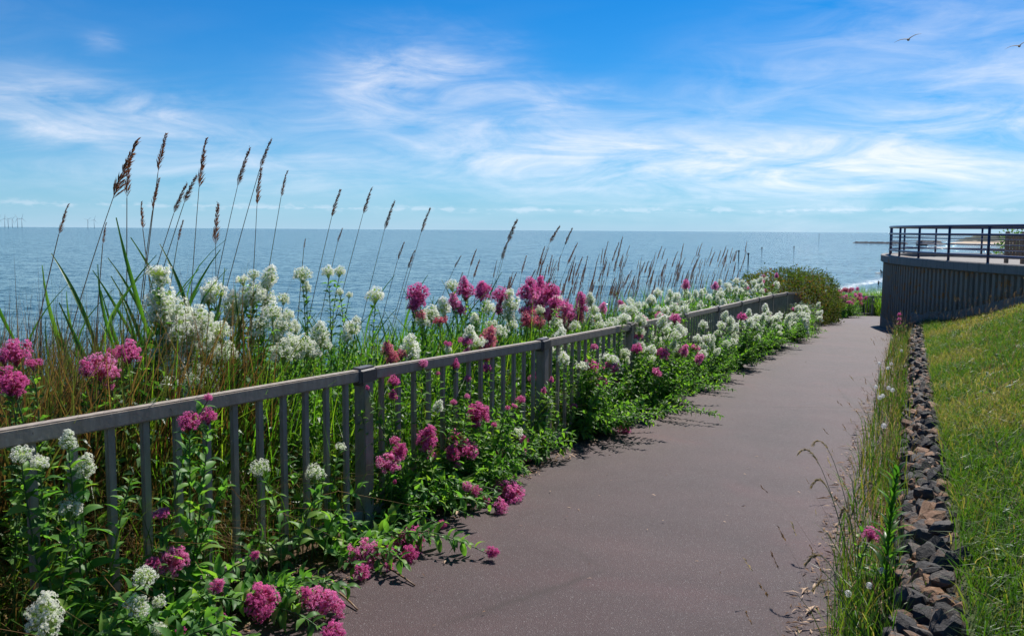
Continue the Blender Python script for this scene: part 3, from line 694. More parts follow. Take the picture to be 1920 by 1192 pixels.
PLANTS = dict([
('W1',[(-1.627,2.59,0.715,0.062,"w"),(-1.6,2.644,0.672,0.054,"w"),(-1.552,2.738,0.721,0.06,"w"),(-1.525,2.791,0.611,0.073,"w"),(-1.552,2.737,0.487,0.072,"w")]),
('W1b',[(-1.497,2.471,0.216,0.112,"w")]),
('P1',[(-1.322,2.927,0.398,0.05,"p"),(-1.299,2.973,0.198,0.103,"p"),(-1.34,2.891,0.216,0.05,"p"),(-1.257,3.056,0.718,0.075,"p"),(-1.215,3.139,0.72,0.064,"p"),(-1.214,3.141,0.795,0.032,"p")]),
('W3',[(-1.25,2.627,0.285,0.069,"w"),(-1.265,2.597,0.196,0.072,"w"),(-1.224,2.679,0.17,0.041,"w"),(-1.227,2.672,0.077,0.048,"w")]),
('P2',[(-0.999,3.012,0.199,0.035,"p"),(-1.085,2.842,0.153,0.053,"p"),(-1.076,2.861,0.021,0.036,"p"),(-0.989,3.033,0.014,0.126,"p"),(-1.159,2.695,0.061,0.028,"p")]),
('P3',[(-0.8,3.185,-0.058,0.122,"p"),(-0.716,3.188,-0.1,0.071,"p"),(-0.693,2.976,-0.093,0.095,"p"),(-0.835,3.114,0.003,0.054,"p")]),
('W4',[(-1.135,3.519,0.39,0.08,"w"),(-0.97,3.847,0.267,0.084,"w"),(-0.88,4.024,0.356,0.049,"w")]),
('P4',[(-0.716,3.795,-0.115,0.144,"p"),(-0.694,3.598,-0.12,0.07,"p"),(-0.612,3.851,-0.132,0.067,"p"),(-0.528,4.046,-0.143,0.154,"p"),(-0.506,3.839,-0.132,0.08,"p"),(-0.579,3.676,-0.125,0.046,"p"),(-0.096,3.863,-0.133,0.059,"p"),(-0.382,4.29,-0.154,0.047,"p")]),
('P7',[(-0.07,4.962,-0.164,0.095,"p"),(0.001,4.897,-0.183,0.155,"p"),(-0.065,4.633,-0.17,0.086,"p"),(-0.26,4.586,-0.032,0.057,"p"),(-0.214,4.678,-0.094,0.064,"p"),(-0.156,4.778,-0.178,0.059,"p")]),
('P8',[(-0.491,4.573,0.243,0.125,"p"),(-0.31,4.93,0.118,0.185,"p"),(-0.366,4.82,0.094,0.099,"p"),(-0.34,4.872,0.008,0.06,"p"),(-0.663,4.232,0.209,0.11,"p"),(-0.62,4.317,0.241,0.089,"p"),(-0.218,5.113,0.281,0.139,"p"),(-0.227,5.095,0.211,0.052,"p"),(-0.639,4.279,0.087,0.023,"p"),(-0.435,4.683,0.415,0.064,"w")]),
('P9',[(-0.078,5.391,-0.097,0.125,"p"),(0.082,5.706,-0.148,0.133,"p"),(0.019,5.581,-0.078,0.061,"p"),(0.045,5.633,0.017,0.077,"w"),(0.081,5.704,-0.048,0.07,"p"),(-0.041,5.464,-0.206,0.045,"p")]),
('P10',[(-0.667,4.447,0.617,0.06,"p"),(-0.669,4.441,0.535,0.051,"p"),(-0.775,4.232,0.619,0.023,"p"),(-0.528,4.721,0.669,0.054,"p"),(-0.455,4.865,0.585,0.026,"p"),(-0.366,5.042,0.616,0.061,"p"),(-0.173,5.423,0.526,0.066,"p"),(-0.289,5.194,0.494,0.042,"p")]),
('P11',[(-0.797,5.075,0.701,0.082,"r"),(-0.776,5.116,0.635,0.09,"r"),(-0.73,5.208,0.649,0.07,"r"),(-0.714,5.24,0.558,0.071,"r"),(-0.682,5.303,0.667,0.143,"w"),(-0.334,5.993,0.549,0.057,"p"),(-0.285,6.089,0.485,0.041,"p")]),
('P12',[(0.686,6.903,0.285,0.131,"p"),(0.417,6.37,0.44,0.103,"w"),(0.288,6.115,0.136,0.083,"w"),(1.079,7.68,-0.01,0.135,"p"),(1.089,7.699,-0.12,0.157,"p"),(0.753,7.035,-0.11,0.077,"p"),(1.015,7.003,-0.281,0.105,"p"),(0.52,6.574,0.01,0.054,"p"),(0.832,7.192,0.221,0.049,"p")]),
('P13',[(-1.957,3.113,0.978,0.101,"p"),(-1.927,3.172,0.926,0.054,"p"),(-1.978,3.071,0.959,0.052,"p")]),
('P14',[(-1.879,2.934,0.895,0.1,"p"),(-1.855,2.981,0.886,0.045,"p"),(-1.867,2.958,0.85,0.05,"p")]),
('P15',[(-1.826,3.482,0.855,0.123,"p"),(-1.855,3.425,0.855,0.058,"p"),(-1.797,3.539,0.816,0.06,"p"),(-1.804,3.525,0.763,0.043,"p")]),
('P16',[(-1.814,3.728,0.884,0.106,"p"),(-1.854,3.648,0.891,0.044,"p")]),
('W5',[(-1.834,4.131,1.247,0.1,"w"),(-1.828,4.144,1.199,0.083,"w"),(-1.834,4.132,1.102,0.139,"w"),(-1.843,4.115,1.02,0.122,"w"),(-1.79,4.219,1.009,0.171,"w"),(-1.815,4.169,0.873,0.127,"w"),(-1.838,4.123,0.823,0.084,"w"),(-1.806,4.186,0.942,0.124,"w")]),
('W6',[(-1.669,4.236,0.98,0.143,"w"),(-1.717,4.141,0.934,0.14,"w"),(-1.612,4.348,0.908,0.111,"w"),(-1.695,4.184,0.843,0.127,"w"),(-1.743,4.09,0.745,0.139,"w"),(-1.697,4.181,0.729,0.125,"w"),(-1.639,4.296,0.812,0.116,"w"),(-1.675,4.224,0.909,0.125,"w")]),
('W7',[(-1.648,4.056,0.668,0.11,"w"),(-1.559,4.233,0.793,0.1,"w"),(-1.601,4.15,0.707,0.084,"w"),(-1.708,3.938,0.69,0.08,"w"),(-1.533,4.283,0.8,0.087,"w"),(-1.672,4.009,0.622,0.071,"w"),(-1.586,4.18,0.63,0.068,"w")]),
('W8',[(-1.77,4.703,1.101,0.133,"w"),(-1.702,4.837,0.993,0.137,"w"),(-1.665,4.91,1.159,0.079,"w"),(-1.788,4.666,1.057,0.082,"w"),(-1.678,4.884,0.88,0.072,"w"),(-1.716,4.808,0.915,0.084,"w")]),
('W9',[(-1.578,4.86,1.188,0.065,"w"),(-1.518,4.98,1.165,0.107,"w"),(-1.582,4.853,1.075,0.143,"w"),(-1.532,4.952,1.034,0.107,"w"),(-1.612,4.793,1.031,0.077,"w"),(-1.464,5.086,1.022,0.075,"w"),(-1.535,4.946,1.117,0.08,"w")]),
('W10',[(-1.425,4.499,0.927,0.091,"w"),(-1.386,4.575,0.99,0.111,"w"),(-1.348,4.651,0.903,0.107,"w"),(-1.301,4.743,0.876,0.07,"w"),(-1.372,4.603,0.84,0.081,"w"),(-1.444,4.461,0.88,0.054,"w"),(-1.327,4.692,0.962,0.07,"w")]),
('W11',[(-1.268,4.366,0.789,0.124,"w"),(-1.238,4.424,0.841,0.09,"w"),(-1.19,4.52,0.797,0.128,"w"),(-1.127,4.644,0.843,0.119,"w"),(-1.159,4.58,0.757,0.093,"w"),(-1.22,4.46,0.751,0.078,"w"),(-1.106,4.685,0.789,0.07,"w")]),
('W12',[(-1.345,5.1,1.177,0.103,"w"),(-1.328,5.134,1.089,0.062,"w"),(-1.232,5.323,1.186,0.079,"w"),(-1.177,5.432,1.181,0.073,"w"),(-1.179,5.429,1.039,0.051,"w"),(-1.132,5.521,1.013,0.045,"w")]),
('W13',[(-0.911,5.294,1.03,0.107,"w"),(-1.029,5.059,0.836,0.102,"w"),(-1.049,5.02,0.786,0.068,"w"),(-1.004,5.109,0.885,0.055,"w")]),
('P17',[(-0.705,5.924,0.999,0.151,"p"),(-0.705,5.923,0.944,0.119,"p"),(-0.731,5.872,0.9,0.087,"p"),(-0.689,5.955,0.832,0.08,"r"),(-0.563,6.204,0.764,0.1,"r"),(-0.676,5.981,0.781,0.105,"w"),(-0.622,6.087,0.827,0.123,"w")]),
('P18',[(-0.404,6.742,1.023,0.081,"p"),(-0.395,6.758,0.95,0.145,"p"),(-0.251,7.043,0.962,0.123,"p"),(-0.269,7.009,0.917,0.141,"p"),(-0.108,7.326,0.868,0.148,"p"),(-0.122,7.299,0.737,0.088,"p"),(-0.486,6.578,0.87,0.111,"p"),(-0.498,6.555,1.013,0.097,"w"),(-0.554,6.443,0.838,0.13,"w"),(-0.439,6.671,0.803,0.099,"p")]),
('W14',[(-0.02,7.279,0.897,0.078,"w"),(-0.014,7.29,0.793,0.157,"w"),(-0.023,7.272,0.696,0.127,"w"),(-0.209,6.906,0.795,0.116,"w"),(-0.177,6.968,0.652,0.094,"w"),(0.002,7.322,0.592,0.099,"w"),(-0.315,6.696,0.71,0.09,"w")]),
('P19',[(0.176,7.779,0.969,0.094,"p"),(0.161,7.748,0.909,0.135,"p"),(0.278,7.979,0.92,0.129,"p"),(0.161,7.749,0.841,0.198,"p"),(0.302,8.028,0.781,0.194,"p"),(0.263,7.95,0.696,0.214,"p"),(0.146,7.719,0.697,0.135,"p"),(0.238,7.901,0.871,0.138,"p")]),
('P20',[(0.403,8.005,0.859,0.151,"p"),(0.416,8.031,0.765,0.173,"p"),(0.547,8.291,0.665,0.167,"p"),(0.621,8.436,0.566,0.142,"p"),(0.158,7.521,0.625,0.172,"r"),(0.394,7.987,0.612,0.161,"p"),(0.498,8.194,0.546,0.133,"r"),(0.262,7.726,0.572,0.125,"r"),(0.596,8.387,0.451,0.102,"p")]),
('P21',[(0.75,8.582,0.719,0.127,"p"),(0.752,8.585,0.626,0.127,"p"),(0.719,8.52,0.54,0.115,"r"),(1.051,9.177,0.569,0.111,"p"),(0.899,8.876,0.472,0.084,"r")]),
('W15',[(0.845,8.548,0.723,0.115,"w"),(0.89,8.637,0.61,0.116,"w"),(0.835,8.528,0.499,0.115,"w"),(0.983,8.822,0.419,0.107,"w"),(0.944,8.743,0.517,0.094,"w")]),
('W16',[(-0.093,6.359,0.651,0.112,"w"),(-0.31,5.928,0.677,0.112,"w"),(-0.266,6.016,0.612,0.106,"w"),(-0.455,5.641,0.618,0.053,"w"),(-0.224,6.098,0.613,0.074,"w")]),
('P22',[(-0.185,6.175,0.615,0.15,"r"),(-0.224,6.099,0.55,0.099,"r"),(-0.133,6.279,0.524,0.076,"r"),(-0.342,5.865,0.649,0.087,"p"),(-0.455,5.641,0.66,0.053,"p"),(-0.335,5.879,0.563,0.048,"p"),(-0.197,6.153,0.471,0.067,"r")]),
('W17',[(0.286,6.665,0.519,0.108,"w"),(0.429,6.948,0.536,0.122,"w"),(0.414,6.918,0.479,0.084,"w"),(0.322,6.735,0.458,0.073,"w")])
])
LBL = {
'W1': ('white_valerian', 'white valerian with five small flower heads in front of the nearest railings'),
'W1b': ('white_valerian', 'single big round white flower head near the ground by the nearest railings'),
'P1': ('pink_valerian', 'pink valerian with leaning leafy stems through the nearest railing bars'),
'W3': ('white_valerian', 'low white valerian with small ragged heads beside a pink one near the path edge'),
'P2': ('pink_valerian', 'low pink valerian sprawling at the foot of the nearest railing bars'),
'P3': ('pink_valerian', 'pink valerian heads lying lowest on the path edge close to the camera'),
'W4': ('white_valerian', 'white valerian with three small heads left of the first fence post'),
'P4': ('pink_valerian', 'fallen pink valerian spreading onto the path below the first fence post'),
'P7': ('pink_valerian', 'pink valerian with bunched round heads drooping over the path edge'),
'P8': ('pink_valerian', 'tall leafy pink valerian with large heads right of the first fence post'),
'P9': ('pink_valerian', 'pink valerian with small heads low between the first and second fence posts'),
'P10': ('pink_valerian', 'thin stemmed valerian with tiny separate pink heads along the fence top rail'),
'P11': ('red_valerian', 'faded red valerian cluster rising over the top rail beside the first post cap'),
'P12': ('pink_valerian', 'bushy pink and white valerian beyond the second fence post'),
'P13': ('pink_valerian', 'pink valerian cluster at the left edge, the higher of two'),
'P14': ('pink_valerian', 'pink valerian cluster at the left edge, the lower of two'),
'P15': ('pink_valerian', 'broad flat pink valerian head standing alone above the rail among dry grass'),
'P16': ('pink_valerian', 'small pink valerian beside the big white mass behind the fence'),
'W5': ('white_valerian', 'tallest white valerian whose heads stack up under the tall reeds'),
'W6': ('white_valerian', 'dense white valerian forming the middle of the big white mass'),
'W7': ('white_valerian', 'lower white valerian hanging at the foot of the big white mass'),
'W8': ('white_valerian', 'white valerian among green reed blades right of the big white mass'),
'W9': ('white_valerian', 'white valerian with round heads against the sea beside green blades'),
'W10': ('white_valerian', 'white valerian with medium heads between the big white mass and the first post'),
'W11': ('white_valerian', 'loose white valerian just above the rail left of the first post'),
'W12': ('white_valerian', 'tall thin white valerian with five separate heads against the sea'),
'W13': ('white_valerian', 'small white valerian above the first fence post'),
'P17': ('pink_valerian', 'pink and white valerian standing apart behind the fence, left of the pink group'),
'P18': ('pink_valerian', 'pink valerian group with white heads mixed in against the sea'),
'W14': ('white_valerian', 'white valerian between the two big pink groups behind the fence'),
'P19': ('pink_valerian', 'tallest bright pink valerian cluster against the sea behind the second post'),
'P20': ('pink_valerian', 'wide pink valerian sloping right from the tallest pink cluster'),
'P21': ('pink_valerian', 'slim pink valerian right of the big pink cluster'),
'W15': ('white_valerian', 'white valerian spikes behind the fence, right of the big pink cluster'),
'W16': ('white_valerian', 'white valerian just above the top rail before the second post'),
'P22': ('red_valerian', 'feathery faded red valerian leaning on the top rail before the second post'),
'W17': ('white_valerian', 'white valerian drooping over the second fence post cap'),
}
NEARK = {'W1', 'W1b', 'P1', 'W3', 'P2', 'P3', 'W4', 'P4', 'P7', 'P8', 'P9'}
for k, hs in PLANTS.items():
    nm, lb = LBL[k]; near = k in NEARK
    behind = la(*np.mean([h[:2] for h in hs], 0))[0] < -2.9
    valerian(nm, lb, None, hs, detail=2 if near else 1, extra={'P8': 34, 'W1': 7, 'P1': 10, 'P4': 12, 'P2': 10, 'P3': 8, 'P7': 18, 'P9': 20, 'P12': 60, 'W4': 8, 'P10': 30}.get(k, 4 if near else 7), leafn=1.0 if near else (.8 if behind else 1.1), lsize=.10 if near else .085,
             base_lat={'W1b': -2.6, 'P3': -2.5, 'P2': -2.55, 'W3': -2.55, 'P4': -2.58, 'P7': -2.55}.get(k))
# more valerian on both sides
def fill(lat, al, h, n, cols, spread, label, group, size=(.085, .13), lats=None):
    if lat > -2.7 and group: lat += .06; h *= 1.1
    B = gnd(lat, al); hs = []
    for k in range(n):
        a = al + rng.normal(0, spread); l = lat + rng.normal(0, .14 if lats is None else lats); x, y = xy(l, a)
        z = B[2] + h * rng.uniform(.55, 1.08) * (1 - .25 * abs(l - lat)); s = rng.uniform(*size); col = cols[rng.integers(len(cols))]
        hs.append((float(x), float(y), float(z), s, col))
        if col == 'w' and rng.random() < .55:
            x2, y2 = xy(l + rng.normal(0, .03), a + rng.normal(0, .04)); hs.append((float(x2), float(y2), float(z - s * 1.0), s * .8, col))
    nm = 'white_valerian' if cols.count('w') * 2 >= len(cols) else 'pink_valerian'
    return valerian(nm, label, group, hs, detail=1 if al < 11 else 0, extra=(n * 7 if lat > -2.7 else n), leafn=1.3 if al < 12 else 1., base_lat=lat, lsize=.085 if al < 12 else .1)
ORD2 = ['nearest', 'second nearest', 'third nearest', 'fourth nearest', 'fifth nearest', 'sixth nearest', 'seventh nearest', 'middle', 'seventh farthest', 'sixth farthest', 'fifth farthest', 'fourth farthest', 'third farthest', 'second farthest', 'farthest']
gA, gB, gC = 'white valerian along the path side of the fence', 'white valerian behind the far fence', 'mixed valerian on the path side'
ORD = ['nearest', 'second nearest', 'third nearest', 'fourth nearest', 'fifth nearest', 'sixth nearest', 'seventh nearest', 'eighth nearest', 'farthest']
for al, lat, h, lb in [(3.75, -2.5, .55, 'leafy low pink valerian just right of the first fence post'), (4.35, -2.47, .7, 'leafy pink valerian filling the bars in the middle of the second bay'), (4.9, -2.47, .55, 'leafy pink valerian low in the second bay'), (5.5, -2.48, .72, 'leafy pink valerian left of the second fence post'), (6.55, -2.4, .86, 'thick leafy pink valerian right of the second fence post')]:
    hs = []
    for k in range(3): x, y = xy(lat + rng.normal(0, .06), al + rng.normal(0, .25)); hs.append((float(x), float(y), float(gz(y)) + h * rng.uniform(.5, 1.), rng.uniform(.03, .06), 'p'))
    valerian('pink_valerian', lb, None, hs, detail=1, extra=34, leafn=1.3, base_lat=lat - .08, lsize=.095)
for q_, (al, lat, h, n, cols) in enumerate([(6.1, -2.5, .62, 4, 'wpp'), (7.3, -2.42, .72, 6, 'wpp'), (8.0, -2.4, .95, 8, 'wwp'), (8.6, -2.36, .72, 6, 'wppp'), (9.4, -2.5, .7, 5, 'ppw')]):
    fill(lat, al, h, n, list(cols), .22, 'mixed pink and white valerian pushing through fence past second post, %s of five' % (ORD[q_] if q_ < 4 else 'farthest'), gC)
for q_, (al, lat, h, n) in enumerate([(9.9, -2.32, .66, 6), (10.8, -2.3, .74, 9), (11.9, -2.28, .72, 9), (13.2, -2.3, .62, 10), (14.5, -2.28, .66, 10), (15.8, -2.25, .56, 10), (17.1, -2.22, .55, 11), (18.4, -2.2, .52, 11), (19.6, -2.25, .58, 9)]):
    fill(lat, al, h, n, ['w'] * 9 + ['p'], .36, 'leafy white valerian leaning from the far fence over the path, %s of nine' % ORD[q_], gA)
for q_, (al, lat, h, n) in enumerate([(8.9, -3.05, 1.0, 7), (9.5, -3.2, 1.12, 8), (10.2, -3.1, 1.05, 8), (10.9, -3.3, 1.2, 9), (11.6, -3.1, 1.05, 9), (12.4, -3.25, 1.18, 9), (13.2, -3.1, 1.08, 9), (14., -3.3, 1.2, 9), (14.9, -3.1, 1.12, 10), (15.8, -3.3, 1.22, 10), (16.7, -3.1, 1.15, 10), (17.6, -3.25, 1.22, 10), (18.6, -3.1, 1.15, 10), (19.6, -3.2, 1.2, 9), (20.4, -3.0, 1.05, 7)]):
    fill(lat, al, h, n, ['w'] * 12 + ['p'], .3, 'tall white valerian in the dense band behind the far fence, %s of fifteen' % ORD2[q_], gB)
for al, lat, h, n, lb in [(7.7, -2.62, 1.0, 6, 'white valerian spike stack rising over the rail beyond the second post'), (8.5, -2.55, 1.08, 8, 'tallest white valerian spilling over the rail towards the path'), (9.3, -2.62, 1.02, 7, 'white valerian draped over the rail where the far bays begin'), (7.0, -3.05, 1.12, 7, 'white valerian filling in behind the rail below the bright pink clusters')]:
    fill(lat, al, h, n, ['w'] * 6 + ['p'], .2, lb, None)
fill(-3.2, 20.9, 1.35, 4, ['p'], .3, 'few pink valerian heads poking out of the clipped bramble hedge', None)
fill(-2.42, 34.2, 1.1, 46, ['p', 'p', 'r'], .75, 'big pink valerian bush where the path turns by the far fence', None, (.11, .18), .42)

# ================================================================== REEDS
def plume_mesh(seed, one=.5):
    """reed plume 1 unit long along +Z, spikelets swept to +X by the wind"""
    g = np.random.default_rng(seed); N = 125; t = g.uniform(0, 1, N) ** .9
    spine = lambda t: np.stack([.10 * t ** 2, 0 * t, t], -1)
    b = spine(t * .97); L = .25 * (1 - .62 * t) * g.uniform(.6, 1.2, N)
    ph = g.uniform(0, 6.28, N); d = np.stack([np.cos(ph) * .55 + .2 * one, np.sin(ph) * .55, np.full(N, 1.)], 1); d /= np.linalg.norm(d, axis=1)[:, None]
    s = np.cross(d, g.normal(size=(N, 3))); s /= np.linalg.norm(s, axis=1)[:, None]; n = np.cross(s, d); W = (.013 * g.uniform(.6, 1.3, N))[:, None]
    m = b + d * (L * .6)[:, None]; V = np.stack([b, m - s * W, m + s * W, m + n * W, b + d * L[:, None] + np.array([.02, 0, -.015])], 1)
    F = (np.arange(N)[:, None, None] * 5 + np.array([[0, 1, 3], [0, 3, 2], [1, 4, 3], [3, 4, 2], [0, 2, 1], [1, 2, 4]])[None]).reshape(-1, 3)
    Vt, Ft = tube(spine(np.linspace(0, 1, 6)), [.008, .007, .006, .005, .004, .002], 4, False)
    V2, F2 = join([(V.reshape(-1, 3), F), (Vt, Ft)])
    return trimesh('plume', V2, F2, MT['plume'], tint=np.concatenate([np.repeat(g.random(N), 5), np.full(len(Vt), .3)]))
PLUME = [plume_mesh(k, o) for k, o in enumerate((.4, .7, 1., .2))]
BL_ = [leaf_mesh('leaf', MT['blade_obj'], wd_, 7, a, .5, .0, 5 + k) for k, (wd_, a) in enumerate(((.034, .10), (.040, .04), (.030, .2)))]
def reed(base, tip, pl, label, group, r_=.0045, pw=1.):
    base, tip = np.array(base, float), np.array(tip, float); rt_ = root('dry_reed', base, label, 'reed', group)
    d = tip - base; L = np.linalg.norm(d); mid = base + d * .52; mid[:2] -= d[:2] * .12 * rng.uniform(.2, 1); mid[:2] += rng.normal(0, .012, 2)
    P_ = bez(base, mid, tip, 10); al_ = arclen(P_); s0 = al_[-1] - pl * .93; k = int(np.searchsorted(al_, s0)); c = np.array([np.interp(s0, al_, P_[:, q]) for q in range(3)])
    V, F = tube(np.concatenate([P_[:k], [c]]), np.linspace(r_, r_ * .5, k + 1), 5, False); own('stem', V, F, MT['reed_stem'], rt_, smooth=True)
    z = Vector(tip - c).normalized(); x = Vector((1, .1, -.1))
    m = frame(x - z * x.dot(z), z, c) @ Matrix.Rotation(rng.uniform(-.5, .5), 4, 'Z') @ Matrix.Diagonal((pl * rng.uniform(.6, .95) * pw, pl * .7 * pw, pl, 1))
    link('plume', PLUME[rng.integers(4)], m, rt_); return rt_
TALL = [
(-2.38,5.05,2,-2.76,4.3,-0.36,0.42),(-2.29,4.78,1.87,-2.32,4.72,-0.36,0.24),(-2.33,5.37,2.08,-2.51,5.01,-0.38,0.27),(-2.25,5.08,1.77,-2.41,4.76,-0.37,0.21),
(-2.18,5.67,2.08,-2.31,5.41,-0.39,0.36),(-2.12,5.33,1.81,-2.49,4.61,-0.38,0.21),(-2.21,5.39,1.76,-2.57,4.68,-0.39,0.23),(-2.04,6.17,2.07,-2.36,5.53,-0.41,0.33),
(-1.89,6.24,2.15,-2.31,5.4,-0.41,0.27),(-1.94,6.14,1.91,-2.05,5.92,-0.42,0.29),(-1.85,6.54,1.93,-2.13,5.99,-0.43,0.23),(-1.55,7.12,1.8,-1.9,6.45,-0.46,0.27),
(-2.47,4.43,1.59,-2.69,3.99,-0.35,0.18),(-2.15,4.62,1.61,-2.05,4.81,-0.36,0.16),(-2.04,5.49,1.62,-2.05,5.47,-0.4,0.29),(-1.43,8.03,1.87,-1.9,7.11,-0.5,0.3),
(-1.26,8.37,1.75,-1.68,7.54,-0.52,0.35),(-0.97,9.18,1.7,-1.5,8.13,-0.56,0.34),(0.03,11.59,1.62,-0.58,10.38,-0.67,0.43),(-2.07,5,1.51,-2.25,4.63,-0.38,0.14),
(-2.25,4.41,1.49,-2.34,4.24,-0.35,0.12),(0.73,12.97,1.53,-0.29,10.96,-0.74,0.43),(-1.6,6.15,1.39,-1.72,5.92,-0.43,0.08),(0.98,13.48,1.49,0.14,11.8,-0.76,0.4),
(-1.15,8.37,1.33,-1.51,7.66,-0.54,0.22),(-1.57,7.32,1.47,-1.86,6.75,-0.48,0.15),(-1.02,8.19,1.25,-1.38,7.46,-0.53,0.22),(-0.62,9.42,1.16,-1.23,8.21,-0.59,0.21),
(-0.08,10.93,1.33,-0.59,9.93,-0.65,0.33)
]
TL = ['tall dry reed with the longest plume, leaning over the sea at left', 'dry reed with a nodding plume crossing the longest plume', 'slim upright reed reaching highest above the big white flower mass', 'shorter reed below the slim highest one, plume at cloud level',
 'tall reed with a long dark plume, straight stem, left of the paired reeds', 'reed tucked behind the long dark plume', 'leaning reed with a ragged plume under the long dark one', 'left reed of the tall pair above the green blades', 'right and taller reed of the pair above the green blades',
 'thin reed with sparse plume just right of the tall pair', 'rightmost tall reed standing clear of the near cluster', 'lone reed with a feathery plume midway along the near fence bay', 'solitary leaning reed at far left by the wind turbines', 'short reed with drooping red plume before the horizon', 'upright reed with a tall narrow plume crossing the horizon',
 'thin pale reed standing above the first fence post', 'reed with full plume right of the thin pale one', 'reed with full plume over the horizon left of the first pink group', 'leaning reed with long plume over the sea between pink groups', 'small stiff reed half hidden among the near cluster', 'short reed with a hanging plume at the left',
 'first leaning reed of the far reed bed', 'short reed with a bent nodding tip above white flowers', 'second leaning reed of the far reed bed', 'small reed between two fuller plumes over the sea', 'thin short reed beside the lone feathery reed', 'short leaning reed left of the first pink group', 'small bowed reed low over the sea behind the pink flowers', 'short reed just left of the long leaning plume between pink groups']
for (tx, ty, tz, bx, by, bz, p), lb in zip(TALL, TL): reed((bx, by, bz), (tx, ty, tz), p, lb, None)
k = 0
while k < 230:
    al = rng.uniform(10, 21.5) if rng.random() < .82 else rng.uniform(8, 13); lat = rng.uniform(-6.2, -3.9)
    b = gnd(lat, al); x, y, _ = b
    h = rng.uniform(1.45, 2.15) * (1 + .012 * (al - 10)); top = min(h, 1.50 + .02 - float(b[2]) + rng.normal(0, .05))
    h = top * rng.choice([1., .9, .78], p=[.45, .35, .2])
    lean = rng.uniform(.12, .30); reed(b, (x + lean * h + rng.normal(0, .06), y + rng.normal(0, .12) + .08 * h, b[2] + h), rng.uniform(.22, .36), 'dry reed with brown plume leaning right in the far reed bed over the sea', 'reeds of the far bed', .004, .68); k += 1
# bare dead stalks among them, too many to count
N = 950; al = np.concatenate([rng.uniform(.6, 6.5, 450), rng.uniform(6.5, 21, 500)]); lat = rng.uniform(-5.6, -3.3, N); b = gnd(lat, al); h = np.where(al < 8, rng.uniform(.5, 1.35, N), rng.uniform(.9, 1.7, N)); h = np.where(al < 3.2, h * .85, h)
V, F, tn = blades(b, h, rng.uniform(.006, .010, N), rng.uniform(.4, 2.6, N), rng.uniform(.02, .38, N), rng.random(N), 3)
tag(link('dead_reed_stalks', trimesh('dead_reed_stalks', V, F, MT['dry'], tint=tn)), 'bare brown reed stalks standing in the rough grass behind the fence', 'dead stalks', kind='stuff')
# green shoots near the camera: stem and long blades as parts
def green_reed(lat, al, h, nb, label, group):
    b = gnd(lat, al); r = root('green_reed', b, label, 'reed', group)
    top = b + np.array([rng.normal(.06, .08), rng.normal(0, .06), h * .8]); P_ = bez(b, b * .5 + top * .5 + np.array([rng.normal(0, .03), 0, .05]), top, 7)
    V, F = tube(P_, np.linspace(.005, .003, 7), 5, False); own('stem', V, F, MT['stem'], r, smooth=True)
    for q in range(nb):
        t_ = .25 + .75 * (q + 1) / nb; k0 = min(5, int(t_ * 6)); c = P_[k0] + (P_[k0 + 1] - P_[k0]) * (t_ * 6 - k0)
        a = rng.uniform(-.7, .7) + (0 if q % 2 else np.pi); d = np.array([math.cos(a), math.sin(a) * .7, rng.uniform(1.6, 4.2)])
        if rng.random() < .3: d[0] = abs(d[0])
        L = h * rng.uniform(.34, .55); link('leaf', BL_[rng.integers(3)], frame(d, (rng.normal(0, .5) - d[0] * .5, -1, .4), c, L), r)
for lat, al, h, wd_ in [(-3.75, 2.66, 1.32, 'taller'), (-3.72, 2.84, 1.15, 'shorter')]: green_reed(lat, al, h, 5, 'big bright green reed shoot beside the tallest white flowers, %s of the two' % wd_, 'bright green reed shoots')
for k in range(80):
    al = rng.uniform(2.3, 7); lat = rng.uniform(-4.6, -3.5); h = rng.uniform(1.0, 1.5) * (.8 if al < 2.6 or al > 3.9 else 1.); green_reed(lat, al, h, 5, 'fresh green reed with long pointed blades behind the near fence', 'green reeds behind the near fence')
# the far green reed blades read as one bed
N = 5200; al = rng.uniform(6, 21.5, N); lat = rng.uniform(-5.6, -3.3, N); b = gnd(lat, al); h = rng.uniform(.55, 1.25, N) * np.where(al > 11, 1.12, .85); hl = rng.uniform(.0, .75, N) * h * .6; b[:, 2] += hl; 
V, F, tn = blades(b, h * .62, rng.uniform(.010, .02, N), rng.uniform(0, 6.28, N), rng.uniform(.08, .5, N), rng.random(N) ** 1.2, 3)
tag(link('reed_blades', trimesh('reed_blades', V, F, MT['blade'], tint=tn)), 'bright green reed leaves of the far bed', 'reed leaves', kind='stuff')

# ================================================================== ROUGH GROWTH BEHIND THE FENCE
N = 30000; al = 21.5 * rng.random(N) ** 1.45 + .1; lat = -2.80 - 2.2 * rng.random(N) ** 1.1; b = gnd(lat, al); tl = .86 * (.6 + .4 * np.minimum(1, (-2.7 - lat) / .4)) * (1 + .12 * np.sin(al * 3.1))
b[:, 2] += tl * rng.random(N) ** .8
d = rng.normal(0, 1, (N, 3)) + np.array([.1, -.25, .25]); L = rng.uniform(.035, .085, N) * np.where(al > 8, 1.25, 1.)
V, F, tn = leafcards(b, d, L, L * rng.uniform(.3, .5, N), rng.random(N))
tag(link('undergrowth', trimesh('undergrowth', V, F, MT['under'], tint=tn)), 'dense dark green leafy growth packed behind the fence', 'undergrowth', kind='stuff')
N = 15000; al = 21.5 * rng.random(N) ** 1.5 + .05; lat = -2.62 - 2.6 * rng.random(N) ** 1.1; b = gnd(lat, al); h = rng.uniform(.25, .95, N)
V, F, tn = blades(b, h, rng.uniform(.003, .007, N), rng.uniform(0, 6.28, N), rng.uniform(.1, .9, N), np.clip(rng.normal(.32, .2, N), 0, .62), 3, rng.uniform(0, .3, N))
tag(link('rough_grass', trimesh('rough_grass', V, F, MT['lawn'], tint=tn)), 'long green grass growing through the flowers behind the fence', 'grass', kind='stuff')
